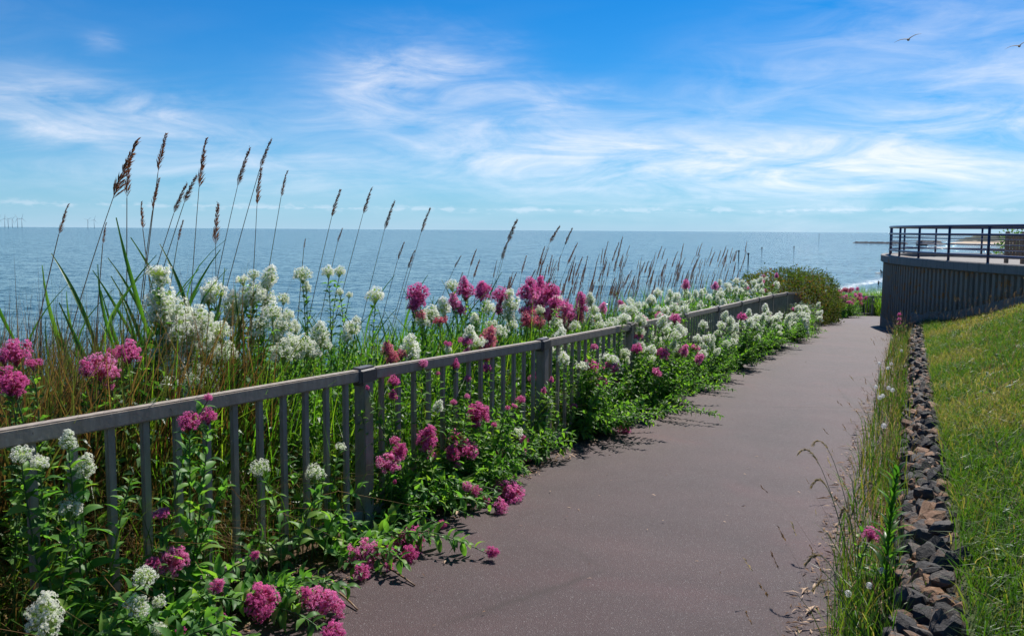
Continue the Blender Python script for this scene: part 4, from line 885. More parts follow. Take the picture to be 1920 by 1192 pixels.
N = 23000; al = np.concatenate([rng.uniform(.1, 2.9, 12000), rng.uniform(2.9, 21, 11000)]); lat = -2.72 - 2.7 * rng.random(N); b = gnd(lat, al); h = rng.uniform(.25, 1.02, N) * np.where(lat > -2.95, .7, 1)
V, F, tn = blades(b, h, rng.uniform(.0025, .006, N), rng.uniform(0, 6.28, N), np.where(lat > -3.0, rng.uniform(.1, .6, N), rng.uniform(.2, 1.4, N)), rng.random(N), 3, rng.uniform(0, .45, N))
tag(link('dry_grass', trimesh('dry_grass', V, F, MT['dry'], tint=tn)), 'tangle of dry brown grass behind the near fence', 'dry grass', kind='stuff')
N = 10500; al = 1.0 + 2.3 * rng.random(N); lat = -3.15 - 2.2 * rng.random(N); b = gnd(lat, al); h = rng.uniform(.75, 1.75, N) * np.clip(.86 + .1 * (al - 1.2), .8, 1)
V, F, tn = blades(b, h, rng.uniform(.005, .011, N), rng.uniform(-.5, 3.2, N), rng.uniform(.02, .5, N), np.where(rng.random(N) < .6, rng.random(N) * .8, 1.), 3, rng.uniform(0, .25, N))
tag(link('dry_grass', trimesh('dry_grass', V, F, MT['dry'], tint=tn)), 'tall stand of brown and green grass stalks at the left, behind the nearest bay', 'dry grass', kind='stuff')
N = 9000; al = 2.5 + 6 * rng.random(N) ** 1.2; lat = -3.05 - 2.2 * rng.random(N); b = gnd(lat, al); h = rng.uniform(.65, 1.4, N)
V, F, tn = blades(b, h, rng.uniform(.005, .012, N), rng.uniform(-.5, 3.2, N), rng.uniform(.04, .5, N), rng.random(N), 3, rng.uniform(0, .25, N))
tag(link('reed_blades', trimesh('reed_blades', V, F, MT['blade'], tint=tn)), 'thick stand of fresh green reed blades behind the near flowers', 'reed leaves', kind='stuff')
# straw and dead leaves along both path edges
def litter(n, lat0, lat1, a0, a1, name, label, pw=1.):
    al = a0 + (a1 - a0) * rng.random(n) ** 1.5; lat = lat0 + (lat1 - lat0) * rng.random(n) ** pw; b = gnd(lat, al); b[:, 2] += .009 + rng.uniform(0, .012, n)
    d = rng.normal(0, 1, (n, 3)); d[:, 2] *= .07; L = rng.uniform(.012, .055, n); L = np.where(rng.random(n) < (.08 if n > 1000 else 0), L * 3, L * (1 if n > 1000 else .6))
    V, F, tn = leafcards(b, d, L, np.minimum(L * rng.uniform(.12, .4, n), .014), rng.random(n), .1, .1)
    tag(link(name, trimesh(name, V, F, MT['litter'], tint=tn)), label, 'litter', kind='stuff')
litter(6500, -2.72, -2.30, .8, 21, 'straw_litter', 'dry straw and dead leaves along the fence foot'); litter(6500, .0, -.42, .8, 20, 'woodchip_litter', 'pale straw and woodchip along the stone edging', 1.6)
litter(240, -2.35, -.35, 1., 20, 'fallen_leaves', 'scattered dry leaf scraps blown over the path')
# a few dead stems lying on the path by the fallen valerian
for (l0, a0), (l1, a1), lb in [((-2.5, 3.1), (-1.98, 2.95), 'dead brown stem lying on the path below the fallen pink valerian'), ((-2.45, 2.75), (-2.05, 2.62), 'thin pale dead stalk lying on the path edge nearest the camera')]:
    p0, p1 = gnd(l0, a0), gnd(l1, a1); p0[2] += .05; p1[2] += .012; m_ = p0 * .5 + p1 * .5 + np.array([.02, .03, .01]); r = root('dead_stem', p1, lb, 'twig'); V, F = tube(bez(p0, m_, p1, 8), np.linspace(.006, .004, 8), 6); own('stem', V, F, MT['dead_stem'], r, smooth=True)
    V, F = tube(bez(m_, m_ + [.05, .02, .012], m_ + [.11, -.01, .0], 5), .0028, 5); own('side_twig', V, F, MT['dead_stem'], r, smooth=True)

# ================================================================== LAWN
_tab = np.random.default_rng(5).random((64, 64))
def vnoise(x, y):
    xi, yi = np.floor(x).astype(int), np.floor(y).astype(int); fx, fy = x - xi, y - yi; fx, fy = fx * fx * (3 - 2 * fx), fy * fy * (3 - 2 * fy)
    T_ = lambda a, b: _tab[a % 64, b % 64]
    return (T_(xi, yi) * (1 - fx) + T_(xi + 1, yi) * fx) * (1 - fy) + (T_(xi, yi + 1) * (1 - fx) + T_(xi + 1, yi + 1) * fx) * fy
def patchy(x, y): return (vnoise(x * .9, y * .9) + .6 * vnoise(x * 2.3 + 9, y * 2.3) + .45 * vnoise(x * 6 + 3, y * 6 + 7)) / 2.05
def lawn(n, a0, a1, pw, l1, hr, wr, segs, name, l0=.235, tint=(.38, .22), dryk=.38):
    al = a0 + (a1 - a0) * rng.random(n) ** pw; lat = l0 + (l1 - l0) * rng.random(n); b = gnd(lat, al); pt = patchy(b[:, 0], b[:, 1]) 
    dryp = sstep(.46, .66, 1 - pt) * sstep(3, 7, al); h = rng.uniform(*hr, n) * (.72 + .5 * pt)
    tn = np.clip(rng.normal(tint[0], tint[1], n) + dryk * dryp + .04 * sstep(7, 14, al), 0, 1)
    V, F, tn = blades(b, h, rng.uniform(*wr, n), rng.uniform(0, 6.28, n) * .75 + 1., rng.uniform(.15, .95, n), tn, segs, rng.uniform(0, .35, n))
    return V, F, tn
parts = [lawn(60000, 1.2, 7.5, .9, 3.4, (.06, .19), (.003, .0065), 3, ''), lawn(70000, 6, 14, .9, 4.6, (.06, .17), (.005, .009), 2, ''), lawn(60000, 12, 22, 1., 7.5, (.07, .17), (.008, .014), 2, ''), lawn(14000, 4, 20, 1, 14, (.08, .18), (.01, .016), 2, '', 4.0), lawn(5200, 1.5, 21, 1.2, .55, (.10, .24), (.003, .007), 3, '', .2)]
V, F = join([p[:2] for p in parts]); tag(link('lawn_grass', trimesh('lawn_grass', V, F, MT['lawn'], tint=np.concatenate([p[2] for p in parts]))), 'sloping rough lawn of green and straw coloured grass', 'grass', kind='stuff')
N = 700; al = 2 + 14 * rng.random(N); lat = .35 + 5 * rng.random(N) ** 1.2; keep = vnoise(al * 1.4, lat * 1.4 + 20) > .52; b0 = gnd(lat, al)[keep]; b = np.repeat(b0, 7, 0); n = len(b); b[:, 2] += .03 + rng.uniform(0, .06, n)
d = rng.normal(0, 1, (n, 3)); d[:, 2] = rng.uniform(.15, .8, n); L = rng.uniform(.02, .05, n); V, F, tn = leafcards(b, d, L, L * rng.uniform(.35, .6, n), rng.random(n), .2, .3)
tag(link('lawn_weeds', trimesh('lawn_weeds', V, F, MT['under'], tint=tn)), 'broad leaved weeds scattered through the sloping lawn', 'weeds', kind='stuff')
N = 420; al = 2 + 18 * rng.random(N); lat = .0 + .24 * rng.random(N); keep = np.sin(al * 4.1) + rng.normal(0, .5, N) > .5; b = gnd(np.full(N, -.1), al)[keep]; lat = lat[keep]; al = al[keep]; x, y = xy(lat, al); b[:, 0], b[:, 1] = x, y; b[:, 2] += .17; n = len(b)
V, F, tn = blades(b, rng.uniform(.08, .2, n), .005, rng.uniform(0, 6.28, n), rng.uniform(.2, .8, n), rng.uniform(.2, .8, n), 3, .2)
tag(link('edging_weeds', trimesh('edging_weeds', V, F, MT['lawn'], tint=tn)), 'tufts of grass rooted between the rocks of the edging', 'weeds', kind='stuff')
# flowering grass heads over the lawn
def seedheads(b, h, az, lean, size, tint, stalk=.0018):
    n = len(b); V1, F1, t1 = blades(b, h, stalk, az, lean, np.full(n, .15) + .2 * rng.random(n), 3)
    tip = V1.reshape(n, 7, 3)[:, 6]; d = tip - V1.reshape(n, 7, 3)[:, 4]; d /= np.linalg.norm(d, axis=1)[:, None]
    m = 7; c = np.repeat(tip, m, 0) + np.repeat(d, m, 0) * (np.tile(np.linspace(-.6, .5, m), n) * np.repeat(size, m))[:, None]
    dd = np.repeat(d, m, 0) + rng.normal(0, .28, (n * m, 3)); L = np.repeat(size, m) * rng.uniform(.3, .5, n * m)
    V2, F2, t2 = leafcards(c, dd, L, L * .42, np.repeat(tint, m) + rng.uniform(-.12, .12, n * m), .5, .1)
    V, F = join([(V1, F1), (V2, F2)]); return V, F, np.clip(np.concatenate([t1, t2]), 0, 1)
N = 4200; al = 2.2 + 19 * rng.random(N) ** 1.05; lat = .4 + rng.random(N) * np.where(al < 8, 3.4, 6.5); b = gnd(lat, al); keep = patchy(b[:, 0] + 3, b[:, 1]) + rng.normal(0, .2, N) > .42; keep &= ~((al < 4.2) & (rng.random(N) < .75)); b = b[keep]; n = len(b)
V, F, tn = seedheads(b, rng.uniform(.16, .40, n), rng.uniform(0, 3, n), rng.uniform(.05, .6, n), rng.uniform(.02, .055, n), rng.random(n))
tag(link('seeding_grass', trimesh('seeding_grass', V, F, MT['seed'], tint=tn)), 'brown and pale flowering grass heads standing over the lawn', 'grass heads', kind='stuff')
s = rng.uniform(.2, s0, 900); p, d = on_out(s); lt, al = la(p[:, 0] - rng.uniform(.14, .7, 900), p[:, 1]); b = gnd(lt, al)
V, F, tn = seedheads(b, rng.uniform(.2, .5, 900), rng.uniform(0, 6.28, 900), rng.uniform(.05, .5, 900), rng.uniform(.03, .06, 900), rng.random(900), .003)
tag(link('seeding_grass', trimesh('seeding_grass', V, F, MT['seed'], tint=tn)), 'fringe of seeding grass against the terrace plinth', 'grass heads', kind='stuff')

# ================================================================== RIGHT VERGE
parts = []
for n, a0, a1, hr, wr, l0, l1 in [(1500, 1.6, 4.2, (.10, .42), (.0025, .006), -.24, .02), (2300, 4., 10, (.12, .44), (.004, .008), -.30, .03), (2300, 9.5, 20.5, (.12, .42), (.006, .012), -.34, .06)]:
    al = a0 + (a1 - a0) * rng.random(n); lat = np.minimum(l1, l0 + (l1 - l0) * (1 - rng.random(n) ** 1.6)); keep = np.sin(al * 2.3) + np.sin(al * 5.1 + 1) + rng.normal(0, .8, n) > -.7
    b = gnd(lat, al)[keep]; n = len(b); parts.append(blades(b, rng.uniform(*hr, n), rng.uniform(*wr, n), rng.uniform(0, 6.28, n), rng.uniform(.05, .65, n), np.clip(rng.normal(.5, .26, n), 0, 1), 3, rng.uniform(0, .3, n)))
V, F = join([p[:2] for p in parts]); tag(link('verge_grass', trimesh('verge_grass', V, F, MT['lawn'], tint=np.concatenate([p[2] for p in parts]))), 'strip of tall wiry grass between path and stone edging', 'grass', kind='stuff')
N = 340; al = 2.2 + 17.5 * rng.random(N) ** .9; lat = rng.uniform(-.3, .05, N); b = gnd(lat, al)
V, F, tn = seedheads(b, rng.uniform(.3, .62, N), rng.uniform(2.5, 5.8, N), rng.uniform(.1, .6, N), rng.uniform(.02, .05, N), rng.random(N))
tag(link('seeding_grass', trimesh('seeding_grass', V, F, MT['seed'], tint=tn)), 'wiry seeding grass stalks along the verge', 'grass heads', kind='stuff')
# large arching flowering grasses leaning over the path
def arching(base, tip, pl, label):
    base, tip = np.array(base, float), np.array(tip, float); r = root('arching_grass', base, label, 'grass stalk'); mid = base * .35 + tip * .65; mid[2] = max(tip[2], base[2]) + .16
    P_ = bez(base, mid, tip, 14); V, F = tube(P_, np.linspace(.0022, .0008, 14), 4, False); own('stem', V, F, MT['stem'], r, smooth=True)
    n = 75; t_ = rng.uniform(1 - pl, 1, n); fi = t_ * 13; k0 = np.minimum(12, fi.astype(int)); c = P_[k0] + (P_[k0 + 1] - P_[k0]) * (fi - k0)[:, None]; d = P_[k0 + 1] - P_[k0]; d /= np.linalg.norm(d, axis=1)[:, None]
    d = d + rng.normal(0, .3, (n, 3)) - np.array([0, 0, .1]); L = rng.uniform(.014, .026, n); V, F, tn = leafcards(c, d, L, L * .22, .7 + .3 * rng.random(n), .5, .1); own('plume', V, F, MT['seed'], r, tint=tn)
    V, F, tn = blades(np.repeat(base[None], 5, 0) + rng.normal(0, .012, (5, 3)) * [1, 1, 0], rng.uniform(.2, .42, 5), .005, rng.uniform(0, 6.28, 5), rng.uniform(.2, .7, 5), rng.uniform(.3, .6, 5), 4); own('foliage', V, F, MT['lawn'], r, tint=tn)
gb = lambda l, a: gnd(l, a)
for (bl_, ba_), tip, pl, lb in [((-.16, 3.75), (1.37, 3.72, .42), .42, 'tallest arching grass plume reaching over the path'), ((-.14, 3.55), (1.30, 3.36, .38), .38, 'arching grass plume drooping just below the tallest one'), ((-.13, 3.5), (1.36, 3.2, .30), .35, 'short leaning grass plume beside the leafy green plant'), ((-.12, 3.3), (1.16, 3.03, .17), .34, 'low arching grass plume over the path near the camera'), ((-.12, 3.2), (1.2, 3.03, .07), .34, 'lowest arching grass plume touching the path edge'), ((-.2, 4.4), (1.62, 4.2, .33), .4, 'reddish grass stalk leaning out behind the tallest plume')]:
    arching(gb(bl_, ba_), tip, pl, lb)
N = 90; al = rng.uniform(2.4, 3.7, N); lat = rng.uniform(-.2, 0, N); V, F, tn = blades(gnd(lat, al), rng.uniform(.18, .42, N), rng.uniform(.005, .010, N), rng.uniform(0, 6.28, N), rng.uniform(.1, .7, N), rng.uniform(.1, .5, N), 4, rng.uniform(0, .35, N))
tag(link('verge_grass', trimesh('verge_grass', V, F, MT['lawn'], tint=tn)), 'broad bladed green tufts at the near end of the verge', 'grass', kind='stuff')
# upright leafy plant against the stones
b = gnd(-.05, 3.68); r = root('leafy_plant', b, 'upright bright green leafy plant with willow leaves against the stone edging', 'plant'); P_ = bez(b, b + [.0, .01, .35], b + [.015, -.02, .60], 12); V, F = tube(P_, np.linspace(.006, .003, 12), 6); own('stem', V, F, MT['stem'], r, smooth=True)
LW = [leaf_mesh('leaf', MT['blade_obj'], .19, 6, .12, .45, .0, 31), leaf_mesh('leaf', MT['blade_obj'], .22, 6, .2, .35, .0, 32)]
for k in range(44):
    t_ = .12 + .88 * k / 43; c = np.array([np.interp(t_ * 11, np.arange(12), P_[:, q]) for q in range(3)]); a = k * 2.4; d = (math.cos(a), math.sin(a), .7 + 1.2 * t_); link('leaf', LW[k % 2], frame(d, (0, 0, 1), c, .125 * (1.1 - .35 * t_) * rng.uniform(.85, 1.15)), r)
valerian('pink_valerian', 'single pink valerian head among verge grass beside the leafy green plant', None, [(1.585, 3.40, .15, .066, 'p')], detail=2, extra=2, base_lat=-.12, lsize=.05)
x, y = xy(-.25, 19.4); valerian('pink_valerian', 'pale lilac pink valerian at the far foot of the terrace wall', None, [(float(x), float(y), float(gz(y)) + .5 - .1 * k, .07, 'p') for k in range(3)], detail=0, extra=2, base_lat=-.3, lsize=.06)
# dandelion clocks
PUFF = []
Vc, Fc = ico(1, .16); ps = [(Vc, Fc)]; g_ = np.random.default_rng(3); d = g_.normal(size=(150, 3)); d /= np.linalg.norm(d, axis=1)[:, None]; c = d * .72; sd2 = np.cross(d, g_.normal(size=(150, 3))); sd2 /= np.linalg.norm(sd2, axis=1)[:, None]; s3 = np.cross(d, sd2)
ps.append((np.stack([c + sd2 * .2 + d * .2, c - sd2 * .1 + s3 * .17 + d * .24, c - sd2 * .1 - s3 * .17 + d * .24], 1).reshape(-1, 3), np.arange(450).reshape(-1, 3)))
V, F = join(ps); PUFF = trimesh('seed_ball', V, F, MT['fluff'])
for k, (px, py, pz) in enumerate([(5.305, 10.743, -.126), (4.305, 9.236, -.055), (4.423, 9.18, -.051), (4.2, 8.799, -.037), (3.411, 7.358, .032), (3.499, 7.292, .036), (3.471, 7.16, .043), (3.225, 6.821, .058), (3.159, 6.738, .061), (2.616, 5.496, .12), (1.572, 3.261, .047), (1.449, 3.103, .053), (1.331, 3.027, .054)]):
    l_, a_ = la(px, py); b = gnd(min(float(l_), -.02), float(a_)); near = k > 9
    nth = {1: 'tallest', 2: 'second'}
    lb = {9: 'round white seed clock on its own halfway down the verge', 10: 'nearest upper white seed clock beside the stones', 11: 'white seed clock between two others near the camera', 12: 'white seed clock closest to the path near the camera', 0: 'white seed clock leaning over the far end of the stone edging'}.get(k, 'small white seed clock in the far verge grass')
    r = root('seed_clock', b, lb, 'seed head', 'white seed clocks along the verge'); P_ = bez(b, b + [0, 0, .2], (px, py, pz), 6); V, F = tube(P_, .0016, 4, False); own('stem', V, F, MT['stem'], r); s_ = .014 if near else .019
    link('seed_ball', PUFF, Matrix.Translation((px, py, pz)) @ Matrix.Scale(s_, 4), r)

# ================================================================== HEDGE AND SHRUBS
def leafy(name, label, cat, lobes, n, L, mat, trunk, group=None, zmin=None, inner=.5):
    """lobes: (x,y,z, rx,ry,rz); leaves spread through a bumpy shell so the outline stays ragged"""
    lobes = np.array(lobes, float); c0 = trunk; r = root(name, c0, label, cat, group); w_ = (lobes[:, 3] * lobes[:, 4] + lobes[:, 3] * lobes[:, 5]); k = rng.choice(len(lobes), n, p=w_ / w_.sum())
    d = rng.normal(size=(n, 3)); d /= np.linalg.norm(d, axis=1)[:, None]; bump = 1 + .10 * np.sin(d[:, 0] * 7 + k) * np.sin(d[:, 1] * 6 + 2 * k) + .08 * np.sin(d[:, 2] * 11 + d[:, 0] * 9)
    rr_ = (inner + (1 - inner) * rng.random(n) ** .45) * bump * np.where(rng.random(n) < .06, rng.uniform(1, 1.16, n), 1)
    p = lobes[k, :3] + d * lobes[k, 3:] * rr_[:, None]; gzz = ground_z(*la(p[:, 0], p[:, 1])); ok = p[:, 2] > gzz + .02; p, d = p[ok], d[ok]; n = len(p)
    dd = d + rng.normal(0, .8, (n, 3)); Ls = L * rng.uniform(.6, 1.3, n); tn = np.clip(rng.normal(.36, .2, n) + .18 * (rng.random(n) < .2) + .7 * (vnoise(p[:, 0] * 1.6 + p[:, 2], p[:, 1] * 1.6 + 2 * p[:, 2]) - .45), 0, 1)
    V, F, tn = leafcards(p, dd, Ls, Ls * rng.uniform(.45, .7, n), tn); o = own('foliage', V, F, mat, r, tint=tn); o['kind'] = 'stuff'
    for q in range(min(len(lobes), 6)):
        e = lobes[q, :3]; V, F = tube(bez(c0, (np.array(c0) * .6 + e * .4) + [0, 0, .2], e + [0, 0, lobes[q, 5] * .6], 7), np.linspace(.035, .008, 7) * (1 if lobes[q, 5] < 2 else 3), 6); own('branch', V, F, MT['bark'], r, smooth=True)
    return r
lob = []
for al, lat, h, rl_ in [(20.9, -3.6, 1.40, .8), (21.9, -3.3, 1.50, .9), (23., -2.95, 1.52, .95), (24.3, -2.8, 1.52, 1.), (25.6, -2.82, 1.46, 1.), (27., -2.92, 1.36, .95), (28.4, -3.1, 1.2, .9), (29.5, -3.25, 1.0, .8)]:
    g_ = gnd(lat, al); lob.append((g_[0], g_[1], g_[2] + h * .42, rl_, rl_, h * .62))
leafy('bramble_hedge', 'rounded clipped bramble hedge with reddish tips swallowing the end of the fence', 'hedge', lob, 46000, .058, MT['hedge'], gnd(-2.9, 25), inner=.72)
g_ = gnd(-2.32, 20.7); leafy('silver_shrub', 'small silver grey shrub at the foot of the bramble hedge', 'shrub', [(g_[0], g_[1], g_[2] + .25, .36, .36, .38), (g_[0] - .3, g_[1] - .3, g_[2] + .32, .25, .25, .36)], 1500, .06, MT['silver'], g_)
g_ = gnd(-2.55, 37.3); n = 2600
def tuft(name, label, pts, n, h, mat):
    r = root(name, pts[0], label, 'shrub'); P_ = np.array(pts)[rng.integers(len(pts), size=n)] + rng.normal(0, .33, (n, 3)) * [1, 1, 0]
    V, F, tn = blades(P_, rng.uniform(.45, 1., n) * h, rng.uniform(.015, .035, n), rng.uniform(0, 6.28, n), rng.uniform(.1, .6, n), rng.random(n), 3, rng.uniform(0, .3, n)); o = own('foliage', V, F, mat, r, tint=tn); o['kind'] = 'stuff'
    P_ = np.array(pts); st = [tube(bez(q, q + [.05, 0, h * .3], q + [.1, .1, h * .55], 5), .012, 4) for q in P_]; V, F = join(st); own('stem', V, F, MT['stem'], r)
tuft('feathery_shrub', 'bright green feathery growth rising behind the short far fence', [gnd(l, a) for l, a in [(-3.2, 39.6), (-2.6, 40.2), (-2., 40.6), (-1.4, 40.9), (-.9, 40.8)]], 3200, 1.75, MT['blade'])
tuft('feathery_shrub', 'bright green bush at the right end of the far fence beside the terrace', [gnd(l, a) for l, a in [(-.7, 39.2), (-.35, 38.9), (-.45, 39.8)]], 1900, 1.45, MT['blade'])
g_ = np.array([18.6, 29.5, float(ground_z(*la(18.6, 29.5)))]); hz = 1.55 - g_[2]
leafy('green_tree', 'green seaside tree behind the terrace at the right edge', 'tree', [(g_[0] + .3, g_[1], 1.0, .9, 1., .75), (g_[0] + 1.3, g_[1] + .2, .9, 1., 1., .9), (g_[0] - .3, g_[1] - .1, .2, .8, .8, .7), (g_[0] + 1, g_[1], .0, 1.2, 1.2, 1.), (g_[0] + .1, g_[1], -1.2, 1., 1., .9)], 5200, .12, MT['shrub'], g_, inner=.35)

# ================================================================== SEA MARKS, SHORE, AIR
def seapt(x, y, z=SEA): return Vector((x, y, z))
def at_sea(px, D): return ((px - 960) / 1493 * D, D)
def marker(px, D, h, top, label):
    x, y = at_sea(px, D); r = root('sea_marker', (x, y, SEA), label, 'marker post'); V, F = tube([(x, y, SEA - 1), (x, y, SEA + h)], .17, 6); own('post', V, F, MT['dark'], r)
    if top == 'cone': V, F = tube([(x, y, SEA + h), (x, y, SEA + h + .8)], [.6, .05], 8)
    else: V, F = tube([(x, y, SEA + h - .05), (x, y, SEA + h + .5)], [.32, .32], 8)
    own('topmark', V, F, MT['dark'], r)
marker(1402, 240, 3.1, 'can', 'dark sea marker post standing nearest the reeds'); marker(1427, 410, 1.4, 'cone', 'low sea marker with a triangular top beyond the reeds'); marker(1487, 430, 1.9, 'can', 'thin sea marker midway to the terrace'); marker(1533, 930, 7.5, 'can', 'tall far beacon post near the horizon'); marker(1384, 270, 3.2, 'can', 'slim sea marker just left of the nearest one')
def ridge(name, label, cat, a, b, w_, h, mat, n=60, kind=None):
    t_ = np.linspace(0, 1, n); p = np.array(a)[None] * (1 - t_)[:, None] + np.array(b)[None] * t_[:, None]; d = np.array(b) - np.array(a); d = d / np.linalg.norm(d); nr = np.array([-d[1], d[0]]); hh = h * (np.minimum(1, np.minimum(t_, 1 - t_) * 14)) * rng.uniform(.7, 1.2, n)
    V = np.stack([np.concatenate([p - nr * w_, np.full((n, 1), SEA - .5)], 1), np.concatenate([p - nr * w_ * .4, (SEA + hh)[:, None]], 1), np.concatenate([p + nr * w_ * .4, (SEA + hh * .9)[:, None]], 1), np.concatenate([p + nr * w_, np.full((n, 1), SEA - .5)], 1)], 1)
    i = np.arange(n - 1)[:, None] * 4; j = np.arange(3)[None]; F = np.stack([i + j, i + j + 1, i + j + 5, i + j + 4], -1).reshape(-1, 4); return tag(link(name, trimesh(name, V.reshape(-1, 3), F, mat)), label, cat, kind=kind)
ridge('breakwater', 'long low dark breakwater reaching out left from behind the terrace', 'breakwater', at_sea(1597, 760), at_sea(1700, 720), 4, 1.5, MT['rock'])
ridge('breakwater', 'short dark rock spur seen through the blue railing', 'breakwater', at_sea(1722, 800), at_sea(1758, 690), 6, 2.6, MT['rock'])
ridge('beach', None, None, at_sea(1778, 800), at_sea(2300, 700), 40, 2.4, MT['sand'], kind='structure')
ridge('far_shore_trees', 'dark line of trees on the far shore behind the railing', 'far wood', at_sea(1790, 1000), at_sea(2400, 900), 30, 7.5, MT['wood_far'], 90, 'stuff')
x, y = at_sea(1726, 640); r = root('fishing_boat', (x, y, SEA), 'small dark fishing boat seen through the blue railing', 'boat', M=Matrix.Translation((x, y, SEA)) @ Matrix.Rotation(.3, 4, 'Z'))
V = [(-5, -1.3, 1.4), (4, -1.5, 1.3), (6.4, 0, 2.2), (4, 1.5, 1.3), (-5, 1.3, 1.4), (-4.6, -.9, -.3), (3.6, -.7, -.3), (5.2, 0, -.3), (3.6, .7, -.3), (-4.6, .9, -.3)]
me = bpy.data.meshes.new('hull'); me.from_pydata(V, [], [(0, 5, 6, 1), (1, 6, 7, 2), (2, 7, 8, 3), (3, 8, 9, 4), (4, 9, 5, 0), (0, 1, 2, 3, 4), (9, 8, 7, 6, 5)]); me.materials.append(MT['dark']); link('hull', me, WM[r.name].copy(), r)
link('cabin', boxmesh('cabin', (-3, -.9, 1.4), (-.6, .9, 3.4), MT['dark'], .1), WM[r.name].copy(), r); V, F = tube([(0.6, 0, 1.3), (.6, 0, 6.)], .1, 5); link('mast', trimesh('mast', V, F, MT['dark']), WM[r.name].copy(), r)
# people in the water
def skin_person(verts, edges, radii, label, loc, rz=0.):
    me = bpy.data.meshes.new('person'); me.from_pydata(verts, edges, []); o = bpy.data.objects.new('person', me); COL.objects.link(o); place(o, Matrix.Translation(loc) @ Matrix.Rotation(rz, 4, 'Z')); tag(o, label, 'person')
    md = o.modifiers.new('skin', 'SKIN'); sv = me.skin_vertices[0].data
    for q, rd in enumerate(radii): sv[q].radius = (rd, rd)
    sv[0].use_root = True; o.modifiers.new('smooth', 'SUBSURF').levels = 1; me.materials.append(MT['skin']); return o
x, y = at_sea(1651, 197); bo = root('paddle_board', (x, y, SEA), 'white paddle board carrying a seated person off the beach', 'board')
V, F = tube([(x - 1.5, y, SEA + .12), (x - 1.0, y, SEA + .06), (x, y, SEA + .05), (x + 1.0, y, SEA + .06), (x + 1.5, y, SEA + .14)], [.04, .28, .34, .26, .04], 8); V[:, 2] = SEA + .09 + (V[:, 2] - SEA - .09) * .25; own('deck', V, F, MT['board'], bo)
V, F = tube([(x - 1.2, y, SEA + .05), (x - 1.35, y, SEA - .2)], [.05, .02], 4); own('fin', V, F, MT['dark'], bo)
vv = [(0, 0, .2), (0, 0, .45), (.02, 0, .7), (.03, 0, .82), (.05, 0, .95), (0, .2, .68), (.14, .26, .42), (.36, .18, .35), (0, -.2, .68), (.14, -.26, .42), (.36, -.18, .35), (.3, .12, .28), (.62, .1, .2), (.3, -.12, .28), (.62, -.1, .2)]
skin_person(vv, [(0, 1), (1, 2), (2, 3), (3, 4), (2, 5), (5, 6), (6, 7), (2, 8), (8, 9), (9, 10), (0, 11), (11, 12), (0, 13), (13, 14)], [.15, .14, .16, .06, .11, .07, .055, .04, .07, .055, .04, .09, .06, .09, .06], 'person in dark clothes sitting on a white board off the beach', (x, y, SEA))
x, y = at_sea(1648, 152); skin_person([(0, 0, -.5), (0, 0, -.1), (0, 0, .1), (0, 0, .17), (.02, 0, .33), (0, .2, .06), (.3, .3, .0), (0, -.2, .06), (.3, -.3, .0)], [(0, 1), (1, 2), (2, 3), (3, 4), (2, 5), (5, 6), (2, 7), (7, 8)], [.15, .15, .16, .06, .115, .07, .045, .07, .045], 'dark headed person standing chest deep in the shallows beside the terrace wall', (x, y, SEA + .5))
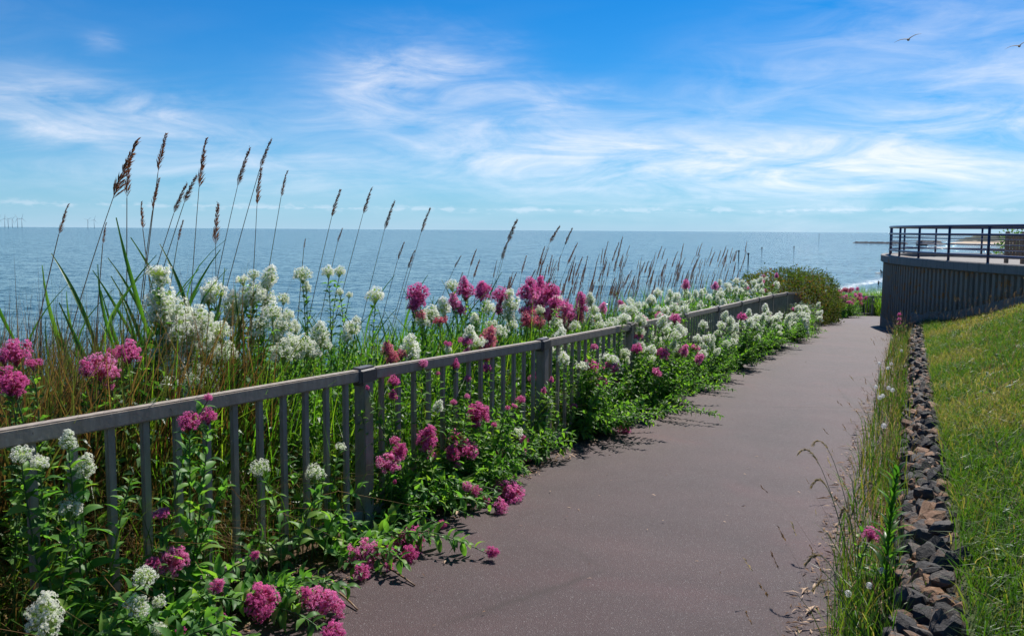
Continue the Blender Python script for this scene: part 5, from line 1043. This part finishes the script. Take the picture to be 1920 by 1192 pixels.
# offshore wind farm
for k, (px, py, D, ph) in enumerate([(1, 412.7, 8600, .4), (12, 410, 8000, .1), (18.5, 410.3, 8300, 1.2), (26, 412, 8800, .7), (36, 409.6, 7900, 1.6), (44, 409, 7800, .25), (167, 413, 9000, .9), (179, 412.3, 8900, .3)]):
    x = (px - 960) / 1493 * D; h = 92.; nm = ['leftmost turbine of the wind farm cut by the picture edge', 'second turbine from the left on the horizon', 'third turbine from the left on the horizon', 'fourth turbine from the left, set further back', 'fifth turbine from the left on the horizon', 'rightmost turbine of the left wind turbine cluster', 'left turbine of the separate pair on the horizon', 'right turbine of the separate pair on the horizon'][k]
    M0 = Matrix.Translation((x, D, SEA)) @ Matrix.Rotation(math.atan2(-x, D) * 1. + .25, 4, 'Z'); r = root('wind_turbine', None, 'distant ' + nm, 'wind turbine', 'offshore wind turbines', M=M0)
    V, F = tube([(0, 0, -5), (0, 0, h)], [2.4, 1.5], 8); link('tower', trimesh('tower', V, F, MT['turbine'], smooth=True), M0.copy(), r)
    link('nacelle', boxmesh('nacelle', (-2.2, -6, h - 2), (2.2, 5, h + 2.6), MT['turbine'], .5), M0.copy(), r)
    for q in range(3):
        a = ph + q * 2.0944; V, F = tube([(0, -7, h), (math.sin(a) * 12, -7, h + math.cos(a) * 12), (math.sin(a) * 52, -7.5, h + math.cos(a) * 52)], [1.1, 1.4, .4], 5); link('blade', trimesh('blade', V, F, MT['turbine']), M0.copy(), r)
# gulls
def gull(px, py, D, label, bank):
    d = fw + rt * ((px - 960) / 1493) + up * ((559.5 - py) / 1493); p = Vector((0, 0, CZ)) + d * D
    def wing(s): # wing sections: (span, forward, height, chord, thickness)
        S = [(.0, .02, .02, .20, .045), (.18, .07, .10, .17, .03), (.38, .06, .14, .135, .022), (.54, -.02, .12, .09, .014), (.70, -.12, .075, .02, .006)]; V = []
        for q, f_, hh, ch, th in S: V += [(s * q, f_ + ch * .4, hh), (s * q, f_, hh + th), (s * q, f_ - ch * .6, hh), (s * q, f_, hh - th * .6)]
        F = []
        for q in range(4):
            for c in range(4): a, b_ = 4 * q + c, 4 * q + (c + 1) % 4; F.append((a, b_, b_ + 4, a + 4))
        return V, F + [(16, 17, 18, 19)]
    Vb, Fb = tube([(0, .27, .0), (0, .22, .0), (0, .15, .01), (0, .0, 0), (0, -.16, .0), (0, -.30, .01)], [.008, .035, .042, .075, .05, .03], 8)
    verts = [tuple(v) for v in Vb]; faces = [tuple(f) for f in Fb]
    for s in (1, -1):
        V, F = wing(s); o_ = len(verts); verts += V; faces += [tuple(q + o_ for q in f) for f in F]
    o_ = len(verts); verts += [(-.03, -.24, .01), (.03, -.24, .01), (.07, -.38, .005), (-.07, -.38, .005), (0, -.3, .02)]; faces += [(o_, o_ + 1, o_ + 2, o_ + 3), (o_, o_ + 4, o_ + 1), (o_ + 1, o_ + 4, o_ + 2), (o_ + 2, o_ + 4, o_ + 3), (o_ + 3, o_ + 4, o_)]
    me = bpy.data.meshes.new('seagull'); me.from_pydata(verts, [], faces); me.materials.append(MT['gull'])
    tag(link('seagull', me, Matrix.Translation(p) @ Matrix.Rotation(rad(-35), 4, 'Z') @ Matrix.Rotation(bank, 4, 'Y') @ Matrix.Rotation(.15, 4, 'X')), label, 'bird')
gull(1703, 75, 44, 'dark gull gliding in the open sky', -.22); gull(1911, 87, 46, 'dark gull flying at the right edge of the sky', -.25)
